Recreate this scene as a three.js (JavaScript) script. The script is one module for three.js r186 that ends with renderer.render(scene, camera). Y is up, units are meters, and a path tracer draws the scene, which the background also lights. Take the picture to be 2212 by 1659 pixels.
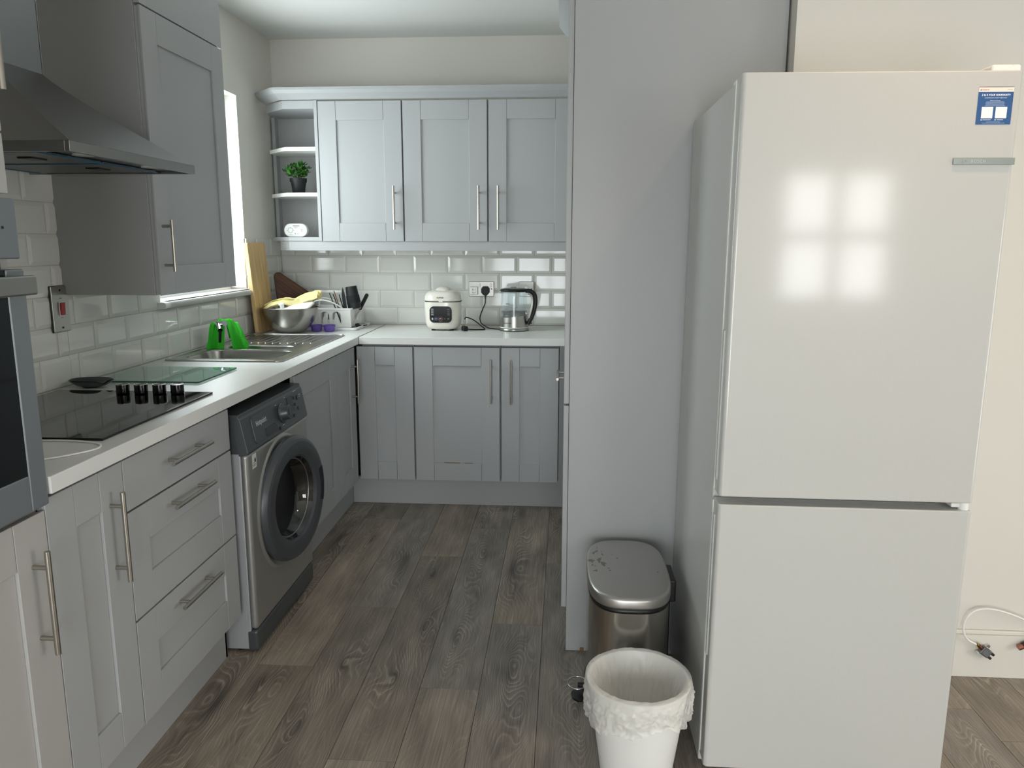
import * as THREE from 'three';
import { RoundedBoxGeometry } from 'three/addons/geometries/RoundedBoxGeometry.js';
import { mergeGeometries, mergeVertices, toCreasedNormals } from 'three/addons/utils/BufferGeometryUtils.js';
import { ImprovedNoise } from 'three/addons/math/ImprovedNoise.js';
import { FontLoader } from 'three/addons/loaders/FontLoader.js';
import { TextGeometry } from 'three/addons/geometries/TextGeometry.js';
import { RectAreaLightUniformsLib } from 'three/addons/lights/RectAreaLightUniformsLib.js';

// ------------------------------------------------------------------ camera, sky, lights, exposure
const scene = new THREE.Scene();
const camera = new THREE.PerspectiveCamera(2 * Math.atan(829.5 / 1671.77) * 180 / Math.PI, 2212 / 1659, 0.05, 60);
camera.position.set(1.6776, 1.4048, 4.5473);
{
  const R = Math.PI / 180;
  camera.rotation.order = 'YXZ';
  camera.rotation.set(-10.3479 * R, 3.8612 * R, 0.0853 * R);
}
const renderer = new THREE.WebGLRenderer({ antialias: true });
renderer.toneMapping = THREE.LinearToneMapping;
renderer.toneMappingExposure = 0.85;
renderer.shadowMap.enabled = true;
scene.background = new THREE.Color(0.90, 0.97, 1.0);
scene.backgroundIntensity = 3.0;

RectAreaLightUniformsLib.init();
// daylight of the overcast sky in the windows, plus added light at two unseen glazed openings
function daylight(name, w, h, pos, look, strength, color) {
  const l = new THREE.RectAreaLight(color, strength, w, h);
  l.name = name; l.position.set(...pos); l.lookAt(...look); scene.add(l);
  return l;
}
daylight('sink_window_daylight', 0.86, 0.92, [-0.150, 1.655, 0.958], [2, 1.655, 0.958], 10.2, new THREE.Color(0.88, 0.98, 1.0));
daylight('rear_window_daylight', 0.72, 0.88, [3.61, 1.45, 6.74], [3.61, 1.45, 0], 13, new THREE.Color(1.0, 0.98, 0.95));
daylight('added_rear_daylight', 1.5, 1.40, [1.45, 0.82, 6.74], [1.45, 0.82, 0], 9.3, new THREE.Color(0.95, 0.985, 1.0));  // added light behind the camera, kept low to lift the base doors
daylight('added_side_daylight', 1.1, 1.40, [5.16, 0.85, 3.70], [0, 0.85, 3.70], 5.0, new THREE.Color(1.0, 0.94, 0.87));  // added light from the right, brightens the left-run fronts

// ------------------------------------------------------------------ helpers
const noise = new ImprovedNoise();
let seedState = 12345;
const rnd = () => { seedState = (seedState * 1664525 + 1013904223) >>> 0; return seedState / 4294967296; };
const rr = (a, b) => a + (b - a) * rnd();
const V = (x, y, z) => new THREE.Vector3(x, y, z);
const used = {};
function numbered(name) {
  const n = used[name] = (used[name] ?? -1) + 1;
  return n ? `${name}_${String(n).padStart(3, '0')}` : name;
}
function shade(o) { o.castShadow = true; o.receiveShadow = true; return o; }
function tag(o, label, category, group) {
  o.userData.label = label; o.userData.category = category;
  if (group) o.userData.group = group;
  return o;
}
function thing(name, label, category, pos = [0, 0, 0], turn = 0, group) {
  const g = new THREE.Group(); g.name = numbered(name); g.position.set(...pos); g.rotation.y = turn;
  scene.add(g); return tag(g, label, category, group);
}
function part(name, geo, mat, parent, label) {
  const m = shade(new THREE.Mesh(Array.isArray(geo) ? merge(geo) : geo, mat));
  m.name = name; parent.add(m);
  if (label) m.userData.label = label;
  return m;
}
function solo(name, geo, mat, label, category, group) {
  const m = part(numbered(name), geo, mat, scene);
  return tag(m, label, category, group);
}
function structure(name, geo, mat, parent = scene) {
  const m = part(name, geo, mat, parent);
  m.userData.kind = 'structure';
  return m;
}
function merge(list) {
  return mergeGeometries(list.map((g) => {
    const n = g.index ? g.toNonIndexed() : g;
    for (const k of Object.keys(n.attributes)) if (!['position', 'normal', 'uv'].includes(k)) n.deleteAttribute(k);
    if (!n.attributes.uv) n.setAttribute('uv', new THREE.BufferAttribute(new Float32Array(n.attributes.position.count * 2), 2));
    return n;
  }));
}
// box given by its corners
function bx(x0, x1, y0, y1, z0, z1, r = 0, seg = 2) {
  const w = x1 - x0, h = y1 - y0, d = z1 - z0;
  const g = r > 0 ? new RoundedBoxGeometry(w, h, d, seg, Math.min(r, w / 2.01, h / 2.01, d / 2.01)) : new THREE.BoxGeometry(w, h, d);
  return g.translate((x0 + x1) / 2, (y0 + y1) / 2, (z0 + z1) / 2);
}
function cyl(r0, r1, a, b, seg = 20, open = false) { // tapered rod from a to b
  const A = V(...a), B = V(...b), d = B.clone().sub(A), L = d.length();
  const g = new THREE.CylinderGeometry(r1, r0, L, seg, 1, open);
  g.translate(0, L / 2, 0);
  g.applyQuaternion(new THREE.Quaternion().setFromUnitVectors(V(0, 1, 0), d.normalize()));
  return g.translate(...a);
}
const disc = (r, h, x, y, z, seg = 28) => new THREE.CylinderGeometry(r, r, h, seg).translate(x, y + h / 2, z);
function tube(pts, r, seg = 40, rad = 8) {
  return new THREE.TubeGeometry(new THREE.CatmullRomCurve3(pts.map((p) => V(...p))), seg, r, rad, false);
}
function lathe(pts, seg = 40) { return new THREE.LatheGeometry(pts.map((p) => new THREE.Vector2(...p)), seg); }
// revolve with a superellipse section (n = 2 round, more = squarer)
function superLathe(pts, n, sx, sz, seg = 48) {
  const g = lathe(pts, seg), p = g.attributes.position;
  for (let i = 0; i < p.count; i++) {
    const x = p.getX(i), z = p.getZ(i), a = Math.atan2(z, x), r = Math.hypot(x, z);
    const c = Math.abs(Math.cos(a)), s = Math.abs(Math.sin(a)), k = Math.pow(Math.pow(c, n) + Math.pow(s, n), -1 / n);
    p.setX(i, x * k * sx); p.setZ(i, z * k * sz);
  }
  g.computeVertexNormals();
  // weld the seam's normals
  const nn = g.attributes.normal, rows = pts.length;
  for (let j = 0; j < rows; j++) {
    const a = j, b = seg * rows + j, v = V(nn.getX(a) + nn.getX(b), nn.getY(a) + nn.getY(b), nn.getZ(a) + nn.getZ(b)).normalize();
    nn.setXYZ(a, v.x, v.y, v.z); nn.setXYZ(b, v.x, v.y, v.z);
  }
  return g;
}
function roundRect(x0, x1, y0, y1, r, path = new THREE.Shape()) {
  path.moveTo(x0 + r, y0); path.lineTo(x1 - r, y0); path.absarc(x1 - r, y0 + r, r, -Math.PI / 2, 0);
  path.lineTo(x1, y1 - r); path.absarc(x1 - r, y1 - r, r, 0, Math.PI / 2);
  path.lineTo(x0 + r, y1); path.absarc(x0 + r, y1 - r, r, Math.PI / 2, Math.PI);
  path.lineTo(x0, y0 + r); path.absarc(x0 + r, y0 + r, r, Math.PI, 1.5 * Math.PI);
  return path;
}
function extrude(shape, depth, bevel = 0, curve = 10) {
  return new THREE.ExtrudeGeometry(shape, { depth: depth - 2 * bevel, bevelEnabled: bevel > 0, bevelThickness: bevel, bevelSize: bevel, bevelOffset: -bevel, bevelSegments: 2, curveSegments: curve }).translate(0, 0, bevel);
}
// surface of a parametric grid f(u, v) -> [x, y, z]
function sheet(f, nu, nv, closedU = false) {
  const pos = [], uv = [], idx = [];
  for (let j = 0; j <= nv; j++) for (let i = 0; i <= nu; i++) { pos.push(...f(i / nu, j / nv)); uv.push(i / nu, j / nv); }
  for (let j = 0; j < nv; j++) for (let i = 0; i < nu; i++) { const a = j * (nu + 1) + i, b = a + 1, c = a + nu + 1, d = c + 1; idx.push(a, b, d, a, d, c); }
  const g = new THREE.BufferGeometry();
  g.setAttribute('position', new THREE.Float32BufferAttribute(pos, 3));
  g.setAttribute('uv', new THREE.Float32BufferAttribute(uv, 2)); g.setIndex(idx); g.computeVertexNormals();
  if (closedU) {
    const n = g.attributes.normal;
    for (let j = 0; j <= nv; j++) { const a = j * (nu + 1), b = a + nu, v = V(n.getX(a) + n.getX(b), n.getY(a) + n.getY(b), n.getZ(a) + n.getZ(b)).normalize(); n.setXYZ(a, v.x, v.y, v.z); n.setXYZ(b, v.x, v.y, v.z); }
  }
  return g;
}
// sweep a closed profile of [outward, height] along an open plan path [[x, z], ...]; outward is to the right of travel
function sweepPlan(path, profile) {
  const N = path.length, P = profile.length, ring = [];
  for (let i = 0; i < N; i++) {
    const dir = (a, b) => { const dx = b[0] - a[0], dz = b[1] - a[1], l = Math.hypot(dx, dz); return [dx / l, dz / l]; };
    const d0 = i ? dir(path[i - 1], path[i]) : dir(path[0], path[1]), d1 = i < N - 1 ? dir(path[i], path[i + 1]) : d0;
    const n0 = [-d0[1], d0[0]], n1 = [-d1[1], d1[0]];
    let m = [n0[0] + n1[0], n0[1] + n1[1]]; const l = Math.hypot(...m); m = [m[0] / l, m[1] / l];
    const k = 1 / (m[0] * n0[0] + m[1] * n0[1]);
    ring.push(profile.map(([o, y]) => [path[i][0] + m[0] * o * k, y, path[i][1] + m[1] * o * k]));
  }
  const pos = [];
  const quad = (a, b, c, d) => pos.push(...a, ...b, ...c, ...a, ...c, ...d);
  for (let i = 0; i < N - 1; i++) for (let j = 0; j < P; j++) { const k = (j + 1) % P; quad(ring[i][j], ring[i + 1][j], ring[i + 1][k], ring[i][k]); }
  const tris = THREE.ShapeUtils.triangulateShape(profile.map((p) => new THREE.Vector2(...p)), []);
  for (const [a, b, c] of tris) { pos.push(...ring[0][a], ...ring[0][b], ...ring[0][c]); pos.push(...ring[N - 1][a], ...ring[N - 1][c], ...ring[N - 1][b]); }
  const g = new THREE.BufferGeometry(); g.setAttribute('position', new THREE.Float32BufferAttribute(pos, 3)); g.computeVertexNormals();
  return g;
}
// ------------------------------------------------------------------ textures and materials
function dataTex(w, h, f, srgb = true) {
  const d = new Uint8Array(w * h * 4);
  for (let y = 0; y < h; y++) for (let x = 0; x < w; x++) { const c = f(x / w, y / h, x, y), i = (y * w + x) * 4; d[i] = c[0]; d[i + 1] = c[1]; d[i + 2] = c[2]; d[i + 3] = 255; }
  const t = new THREE.DataTexture(d, w, h); t.magFilter = THREE.LinearFilter; t.minFilter = THREE.LinearMipmapLinearFilter; t.generateMipmaps = true;
  t.wrapS = t.wrapT = THREE.RepeatWrapping; if (srgb) t.colorSpace = THREE.SRGBColorSpace; t.needsUpdate = true; return t;
}
function std(color, roughness = 0.5, more = {}) { return new THREE.MeshStandardMaterial({ color, roughness, metalness: 0, ...more }); }
function phys(color, roughness = 0.5, more = {}) { return new THREE.MeshPhysicalMaterial({ color, roughness, metalness: 0, ...more }); }
const fine = dataTex(256, 256, () => { const v = 110 + rnd() * 36; return [v, v, v]; }, false);
fine.repeat.set(6, 6);
const peel = dataTex(256, 256, (u, v) => { const n = 128 + 90 * Math.sin(u * 2 * Math.PI * 7 + 3 * Math.sin(v * 2 * Math.PI * 3)) * Math.sin(v * 2 * Math.PI * 8 + 2.5 * Math.sin(u * 2 * Math.PI * 4)); return [n, n, n]; }, false);
peel.repeat.set(11, 11);
const M = {
  wall: std('#dfdcd4', 0.9), ceiling: std('#e2e3e0', 0.92), skirting: std('#e2dfd6', 0.45),
  paint: std('#acaeaf', 0.42), paintSide: std('#a5a6a5', 0.45), carcass: std('#c9cacb', 0.5), dark: std('#101112', 0.6), gap: std('#26282a', 0.8),
  tower: std('#b4b3b0', 0.45),
  worktop: std('#e9e9e6', 0.36, { bumpMap: fine, bumpScale: 0.00012 }),
  tile: phys('#e4e4df', 0.07, { specularIntensity: 1 }), grout: std('#c3bfb3', 0.95),
  steel: std('#b4b2ad', 0.30, { metalness: 1 }), brushed: std('#a9a8a4', 0.36, { metalness: 1 }), handle: std('#b3aea5', 0.28, { metalness: 1 }),
  sink: std('#b3b3af', 0.25, { metalness: 1 }), chrome: std('#d9dadb', 0.07, { metalness: 1 }),
  hood: std('#98999a', 0.34, { metalness: 1 }), hoodEdge: std('#a5a5a4', 0.25, { metalness: 1 }),
  white: std('#eeeeea', 0.35), plasticWhite: phys('#f1f1ee', 0.3, { clearcoat: 0.2, clearcoatRoughness: 0.3 }), upvc: std('#f2f3f3', 0.3),
  fridge: phys('#c9c9c5', 0.42, { clearcoat: 0.85, clearcoatRoughness: 0.10, bumpMap: peel, bumpScale: 0.00009 }), fridgeSide: phys('#cfd0cd', 0.3),
  blackGlass: phys('#0b0c0d', 0.04, { specularIntensity: 1 }), black: std('#0e0f10', 0.4), blackSoft: std('#131517', 0.55), blackGloss: std('#08090a', 0.15),
  ovenGrey: std('#8b9196', 0.4, { metalness: 0.55 }), ovenGlass: phys('#06090b', 0.06),
  washer: std('#a6a5a1', 0.33, { metalness: 0.6 }), washerSide: std('#aeb0b3', 0.4, { metalness: 0.35 }), fascia: std('#4b4f52', 0.3, { metalness: 0.2 }), fasciaDark: std('#2c2f32', 0.3), ring: std('#4d5054', 0.33, { metalness: 0.3 }),
  glass: phys('#ffffff', 0.0, { transmission: 1, thickness: 0 }),
  cream: phys('#ece8dc', 0.25, { clearcoat: 0.5, clearcoatRoughness: 0.1 }),
  green: std('#3fcf33', 0.95), yellow: std('#efe3a2', 0.7), bamboo: null, walnut: null,
  leaf: std('#235a19', 0.5, { side: THREE.DoubleSide }), leaf2: std('#3b7823', 0.5, { side: THREE.DoubleSide }), soil: std('#2a2018', 0.95), stem: std('#3c5d22', 0.7),
  red: std('#a3141c', 0.35), silverPrint: std('#c9cccd', 0.4), greyPrint: std('#8d9191', 0.5),
  purple: phys('#b296ea', 0.12, { transmission: 0.7, thickness: 0, side: THREE.DoubleSide }),
  brown: std('#8a6a4a', 0.9), brass: std('#9a7d35', 0.35, { metalness: 1 }),
};
function grainTex(c0, c1, scale, seed) {
  return dataTex(256, 512, (u, v) => {
    const s = 0.5 + 0.5 * noise.noise(u * scale, v * 3, seed) * 1.6, f = noise.noise(u * scale * 5, v * 10, seed + 7) * 0.35;
    const t = Math.min(1, Math.max(0, s + f + (rnd() - 0.5) * 0.12));
    return [c0[0] + (c1[0] - c0[0]) * t, c0[1] + (c1[1] - c0[1]) * t, c0[2] + (c1[2] - c0[2]) * t];
  });
}
M.bamboo = std('#ffffff', 0.5, { map: grainTex([196, 160, 106], [224, 192, 140], 14, 3.3) });
M.walnut = std('#ffffff', 0.45, { map: grainTex([62, 36, 22], [104, 66, 42], 12, 9.1) });
const font = await new FontLoader().loadAsync('fonts/droid/droid_sans_bold.typeface.json');
const fontThin = await new FontLoader().loadAsync('fonts/droid/droid_sans_regular.typeface.json');
function text(str, size, depth = 0.0006, f = font) {
  const g = new TextGeometry(str, { font: f, size, depth, curveSegments: 4, bevelEnabled: false });
  g.computeBoundingBox(); const b = g.boundingBox; return g.translate(-(b.min.x + b.max.x) / 2, -(b.min.y + b.max.y) / 2, 0);
}
function canvasMat(w, h, draw, roughness = 0.5) {
  const c = document.createElement('canvas'); c.width = w; c.height = h; draw(c.getContext('2d'), w, h);
  const t = new THREE.CanvasTexture(c); t.colorSpace = THREE.SRGBColorSpace;
  return std('#ffffff', roughness, { map: t });
}

// ------------------------------------------------------------------ room shell
const CEIL = 2.533, RX = 5.05, RZ = 6.62, WL = -0.008, WB = -0.008;
const ceiling = structure('ceiling', bx(-0.3, RX + 0.25, CEIL, CEIL + 0.2, -0.25, RZ + 0.25), M.ceiling);
// left wall with the window over the sink
const win = { z0: 0.507, z1: 1.410, y0: 1.160, y1: 2.142 };
const wallLeft = structure('wall_left', [
  bx(-0.26, WL, -0.05, CEIL, WB, win.z0), bx(-0.26, WL, -0.05, CEIL, win.z1, RZ), bx(-0.26, WL, -0.05, win.y0 - 0.034, win.z0, win.z1), bx(-0.26, WL, win.y1, CEIL, win.z0, win.z1)], M.wall);
const wallBack = structure('wall_back', bx(-0.26, 2.6, -0.05, CEIL, WB - 0.2, WB), M.wall);
structure('wall_right', bx(2.345, 2.6, -0.05, CEIL, WB, 1.9), M.wall);
structure('wall_partition', bx(2.338, RX, -0.05, CEIL, 1.9, 2.10), M.wall);
structure('wall_east', [bx(RX, RX + 0.2, -0.05, CEIL, 1.9, 3.10), bx(RX, RX + 0.2, -0.05, CEIL, 4.30, RZ), bx(RX, RX + 0.2, -0.05, 0.10, 3.10, 4.30), bx(RX, RX + 0.2, 1.62, CEIL, 3.10, 4.30)], M.wall);
structure('wall_rear', [bx(-0.26, 0.62, -0.05, CEIL, RZ, RZ + 0.2), bx(2.28, 3.20, -0.05, CEIL, RZ, RZ + 0.2), bx(4.02, RX + 0.2, -0.05, CEIL, RZ, RZ + 0.2), bx(3.20, 4.02, -0.05, 0.97, RZ, RZ + 0.2), bx(3.20, 4.02, 1.93, CEIL, RZ, RZ + 0.2), bx(0.62, 2.28, -0.05, 0.06, RZ, RZ + 0.2), bx(0.62, 2.28, 1.60, CEIL, RZ, RZ + 0.2)], M.wall);
structure('baseboard_partition', [bx(2.34, RX, 0.0005, 0.148, 2.1005, 2.116, 0.001), bx(2.34, RX, 0.148, 0.162, 2.1005, 2.111, 0.004)], M.skirting);

// windows: frame, mullions, panes, sill
function windowUnit(name, w, h, nx, ny, pos, turn, bar = 0.025) {
  const g = new THREE.Group(); g.name = name; g.userData.kind = 'structure'; g.position.set(...pos); g.rotation.y = turn; scene.add(g);
  const f = 0.05;
  part('frame', [bx(0, w, 0, f, 0, 0.05, 0.004), bx(0, w, h - f, h, 0, 0.05, 0.004), bx(0, f, f, h - f, 0, 0.05, 0.004), bx(w - f, w, f, h - f, 0, 0.05, 0.004)], M.upvc, g);
  for (let i = 1; i < nx; i++) part('mullion', bx(w * i / nx - bar, w * i / nx + bar, f, h - f, 0.002, 0.048, 0.004), M.upvc, g);
  for (let j = 1; j < ny; j++) part('transom', bx(f, w - f, h * j / ny - bar * 0.8, h * j / ny + bar * 0.8, 0.004, 0.046, 0.004), M.upvc, g);
  for (let i = 0; i < nx; i++) for (let j = 0; j < ny; j++) part('pane', new THREE.PlaneGeometry(w / nx - 0.03, h / ny - 0.03).translate(w * (i + 0.5) / nx, h * (j + 0.5) / ny, 0.025), M.glass, g);
  return g;
}
const w1 = windowUnit('window_1', win.z1 - win.z0, win.y1 - win.y0, 2, 1, [-0.145, win.y0, win.z1], Math.PI / 2);
{ // bullnosed sill, in the window's own axes (x along the wall, z into the room)
  const s = new THREE.Shape(); const d0 = 0.052, d1 = 0.182;
  s.moveTo(d0, -0.004); s.lineTo(d1 - 0.014, -0.004); s.absarc(d1 - 0.014, -0.018, 0.014, Math.PI / 2, -Math.PI / 2, true); s.lineTo(d0, -0.032);
  const slab = extrude(s, win.z1 - win.z0 - 0.002, 0, 8).rotateY(-Math.PI / 2).translate(win.z1 - win.z0 - 0.001, 0.004, 0);
  const s2 = new THREE.Shape(); s2.moveTo(0.1375, -0.004); s2.lineTo(d1 - 0.014, -0.004); s2.absarc(d1 - 0.014, -0.018, 0.014, Math.PI / 2, -Math.PI / 2, true); s2.lineTo(0.1375, -0.032);
  const nose = extrude(s2, 1.02, 0.002, 8).rotateY(-Math.PI / 2).translate(0.98, 0.004, 0);
  part('sill', [slab, nose], M.white, w1);
}
windowUnit('window_2', 0.82, 0.96, 2, 2, [3.20, 0.97, RZ + 0.04], 0, 0.05);
windowUnit('added_window_3', 1.66, 1.54, 2, 1, [0.62, 0.06, RZ + 0.04], 0);  // unseen glazing added for the rear light, head lowered to keep it low
windowUnit('added_window_4', 1.20, 1.52, 2, 1, [RX + 0.04, 0.10, 4.30], Math.PI / 2);  // unseen glazing added for the side light, shaped low to spare the uppers

// ------------------------------------------------------------------ metro tiles: every tile a bevelled piece
const TW = 0.2029, TH = 0.1011, JT = 0.0026, TT = 0.0075;
const tileCache = {};
function tileGeo(w, h, bl, br, bb, bt) { // local x right, y up, z out; bevel only where the tile's own edge is
  const key = [w.toFixed(4), h.toFixed(4), bl, br, bb, bt].join();
  if (tileCache[key]) return tileCache[key];
  const b = 0.0135, t = TT, e = 0.0028, X0 = bl ? b : 0, X1 = w - (br ? b : 0), Y0 = bb ? b : 0, Y1 = h - (bt ? b : 0), zf = (k) => (k ? e : t);
  const pos = [];
  const quad = (a, c, d, f) => pos.push(...a, ...c, ...d, ...a, ...d, ...f);
  const o = [[0, 0, e], [w, 0, e], [w, h, e], [0, h, e]], i = [[X0, Y0, t], [X1, Y0, t], [X1, Y1, t], [X0, Y1, t]];
  quad(...i);
  for (let k = 0; k < 4; k++) { const n = (k + 1) % 4; quad(o[k], o[n], i[n], i[k]); quad([o[k][0], o[k][1], 0], [o[n][0], o[n][1], 0], o[n], o[k]); }
  const g = new THREE.BufferGeometry(); g.setAttribute('position', new THREE.Float32BufferAttribute(pos, 3)); g.computeVertexNormals();
  return tileCache[key] = g;
}
// u runs along the wall, v up; place maps (u, v) to the tile's lower left corner
function layTiles(parent, u0, u1, v0, v1, phase, place, turn, flip = 1) {
  for (let r = 0; r < 9; r++) {
    const y0 = 0.9262 + r * TH, y1 = y0 + TH;
    if (y1 - JT <= v0 + 0.008 || y0 >= v1 - 0.008) continue;
    const off = phase + (r % 2) * TW / 2, k0 = Math.floor((u0 - off) / TW);
    for (let k = k0; off + k * TW < u1; k++) {
      const a = off + k * TW, b = a + TW - JT, c0 = Math.max(a, u0), c1 = Math.min(b, u1), d0 = Math.max(y0, v0), d1 = Math.min(y1 - JT, v1);
      if (c1 - c0 < 0.006 || d1 - d0 < 0.006) continue;
      const L = c0 <= a + 1e-6, Rr = c1 >= b - 1e-6;
      const g = tileGeo(c1 - c0, d1 - d0, flip > 0 ? L : Rr, flip > 0 ? Rr : L, d0 <= y0 + 1e-6, d1 >= y1 - JT - 1e-6);
      const m = part('tile', g, M.tile, parent);
      m.position.set(...place(flip > 0 ? c0 : c1, d0)); m.rotation.y = turn;
      m.rotation.x = 0; // laid by hand: a hair out of true
      m.rotation.z = 0; m.rotateX(rr(-0.004, 0.004)); m.rotateY(rr(-0.004, 0.004));
    }
  }
}
const BT = WB, LT = WL;
part('grout_bed', bx(0.0, 2.34, 0.915, 1.418, WB, WB + 0.0022), M.grout, wallBack);
layTiles(wallBack, 0.002, 2.33, 0.925, 1.416, 0.1804 - TW / 2 + 0.0013, (u, v) => [u, v, BT + 0.0005], 0);
const ph = 1.7885;
const leftRegions = [[0.002, 0.506, 0.925, 1.424], [0.507, 1.452, 0.925, 1.127], [1.453, 2.044, 0.925, 1.229], [2.046, 3.05, 0.925, 1.634]];
for (const [a, b, c, d] of leftRegions) {
  part('grout_bed', bx(WL, WL + 0.0022, c - 0.01, d, a, b), M.grout, wallLeft);
  layTiles(wallLeft, a, b, c, d, ph + 0.0013, (u, v) => [LT + 0.0005, v, u], Math.PI / 2, -1);
}
// tiled cheek of the window reveal
part('grout_bed', bx(-0.094, WL, win.y0 + 0.006, 1.424, win.z0, win.z0 + 0.002), M.grout, wallLeft);
layTiles(wallLeft, -0.092, -0.010, win.y0 + 0.008, 1.424, -0.10, (u, v) => [u, v, win.z0 + 0.0005], 0);

// ------------------------------------------------------------------ floor: laminate planks
const PW = 0.1903, PL = 1.415;
function plankTex(seed) {
  const W = 256, H = 1536, knots = [];
  const nk = 1 + Math.floor(rnd() * 2.6);
  for (let i = 0; i < nk; i++) knots.push([rr(0.22, 0.78), (i + rr(0.1, 0.9)) / nk, rr(0.12, 0.24), rr(0.04, 0.14), rr(0.45, 1) * (rnd() < 0.5 ? -1 : 1), rr(0.4, 1.2)]);
  const tone = rr(-0.07, 0.07), warm = rr(-3, 6), skew = rr(-0.8, 0.8);
  return dataTex(W, H, (u, v) => {
    let h = u * 2.0 + skew * v + noise.noise(u * 2.0, v * 4.5, seed) * 0.85 + noise.noise(u * 5, v * 14, seed + 5) * 0.15, smudge = 0, near = 0;
    for (const [ku, kv, a, b, s, dk] of knots) {
      const du = (u - ku) / a, dv = (v - kv) / b, d = du * du + dv * dv;
      h += s * 1.25 * Math.exp(-d * 0.5); smudge += dk * (Math.exp(-d * 4.5) + 0.35 * Math.exp(-d * 0.9)); near += Math.exp(-d * 0.22);
    }
    const q = h * 7.5, fr = q - Math.floor(q), line = Math.exp(-Math.pow((fr - 0.5) / 0.12, 2)) * (0.22 + 0.78 * Math.min(1, near)) * Math.max(0, 0.65 + 0.7 * noise.noise(u * 6, v * 16, seed + 11));
    const streak = noise.noise(u * 60, v * 6, seed + 2) * 0.55 + noise.noise(u * 140, v * 20, seed + 3) * 0.55;
    const cloud = noise.noise(u * 2.2, v * 5, seed + 21) + 0.5 * noise.noise(u * 5, v * 12, seed + 31);
    const fleck = rnd() - 0.5;
    const k = 1 + tone + streak * 0.26 + cloud * 0.17 + line * 0.36 - smudge * 0.30 - (fr < 0.32 ? 0.09 : 0) * Math.min(1, near) + fleck * 0.10;
    return [Math.max(0, Math.min(255, (138 + warm) * k)), Math.max(0, Math.min(255, (129 + warm * 0.5) * k)), Math.max(0, Math.min(255, 119 * k))];
  });
}
const plankMats = [];
for (let i = 0; i < 7; i++) { const t = plankTex(i * 13.7 + 1.3); t.wrapS = t.wrapT = THREE.ClampToEdgeWrapping; plankMats.push(std('#ffffff', 0.46, { map: t, bumpMap: t, bumpScale: 0.00035 })); }
const floor = structure('floor', bx(-0.26, RX + 0.2, -0.12, -0.0075, WB, RZ + 0.1), M.dark);
{
  const butts = { '-2': 1.507, '-1': 0.79, 0: 1.769, 1: 1.253, 2: 0.89, 3: 1.866, 4: 1.296, 5: 0.5, '-3': 0.9, 6: 1.1 };
  const plankGeo = (len, fu, fv) => {
    const g = bx(0, PW - 0.0016, -0.0078, 0, 0, len - 0.0013), uv = g.attributes.uv, p = g.attributes.position;
    for (let i = 0; i < uv.count; i++) { const a = p.getX(i) / PW, b = p.getZ(i) / PL; uv.setXY(i, fu ? 1 - a : a, fv ? 1 - b : b); }
    return g;
  };
  const cache = {};
  let last = -1;
  for (let k = -5; k <= 22; k++) {
    const x = 0.852 + k * PW; if (x + PW < 0 || x > RX) continue;
    const first = (butts[k] ?? (0.35 + ((k * 7919) % 13) / 13)) - PL;
    for (let z = first; z < RZ; z += PL) {
      const a = Math.max(z, WB), b = Math.min(z + PL, RZ); if (b - a < 0.02) continue;
      const fu = rnd() < 0.5, fv = rnd() < 0.5, key = [(b - a).toFixed(3), fu, fv].join();
      let m = Math.floor(rnd() * 7); if (m === last) m = (m + 3) % 7; last = m;
      const pl = part('plank', cache[key] ??= plankGeo(b - a, fu, fv), plankMats[m], floor);
      pl.position.set(x, 0, a);
    }
  }
}

// ------------------------------------------------------------------ cabinet parts
const barHandle = (len, span) => merge([cyl(0.006, 0.006, [0, -len / 2, 0.034], [0, len / 2, 0.034], 18), cyl(0.005, 0.005, [0, -span / 2, 0], [0, -span / 2, 0.034], 14), cyl(0.005, 0.005, [0, span / 2, 0], [0, span / 2, 0.034], 14)]);
const handleLong = barHandle(0.228, 0.157), handleShort = barHandle(0.170, 0.128), handleFlat = barHandle(0.238, 0.157).rotateZ(Math.PI / 2);
// shaker front: recessed panel, two stiles, two rails; local origin at the lower left corner of its back
function shakerFront(parent, name, x, y, z, w, h, { stile = 0.095, rail = 0.097, handle, mat = M.paint, plain } = {}) {
  if (plain) {
    const d = part(name, bx(0, w, 0, h, 0, 0.02, 0.0018), mat, parent); d.position.set(x, y, z);
    if (handle) { const hd = part('handle', handle.geo, M.handle, d, 'brushed steel bar handle'); hd.position.set(handle.x, handle.y, 0.02); }
    return d;
  }
  const d = part(name, bx(0.003, w - 0.003, 0.003, h - 0.003, 0, 0.0125), mat, parent); d.position.set(x, y, z);
  part('stile', bx(0, stile, 0, h, 0.0126, 0.0205, 0.0014), mat, d);
  part('stile', bx(w - stile, w, 0, h, 0.0126, 0.0205, 0.0014), mat, d);
  part('rail', bx(stile + 0.0013, w - stile - 0.0013, 0, rail, 0.0126, 0.0202, 0.0013), mat, d);
  part('rail', bx(stile + 0.0013, w - stile - 0.0013, h - rail, h, 0.0126, 0.0202, 0.0013), mat, d);
  if (handle) { const hd = part('handle', handle.geo, M.handle, d, 'brushed steel bar handle'); hd.position.set(handle.x, handle.y, 0.0205); }
  return d;
}
const HB = 0.156, HT = 0.8725, DH = HT - HB;
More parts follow.
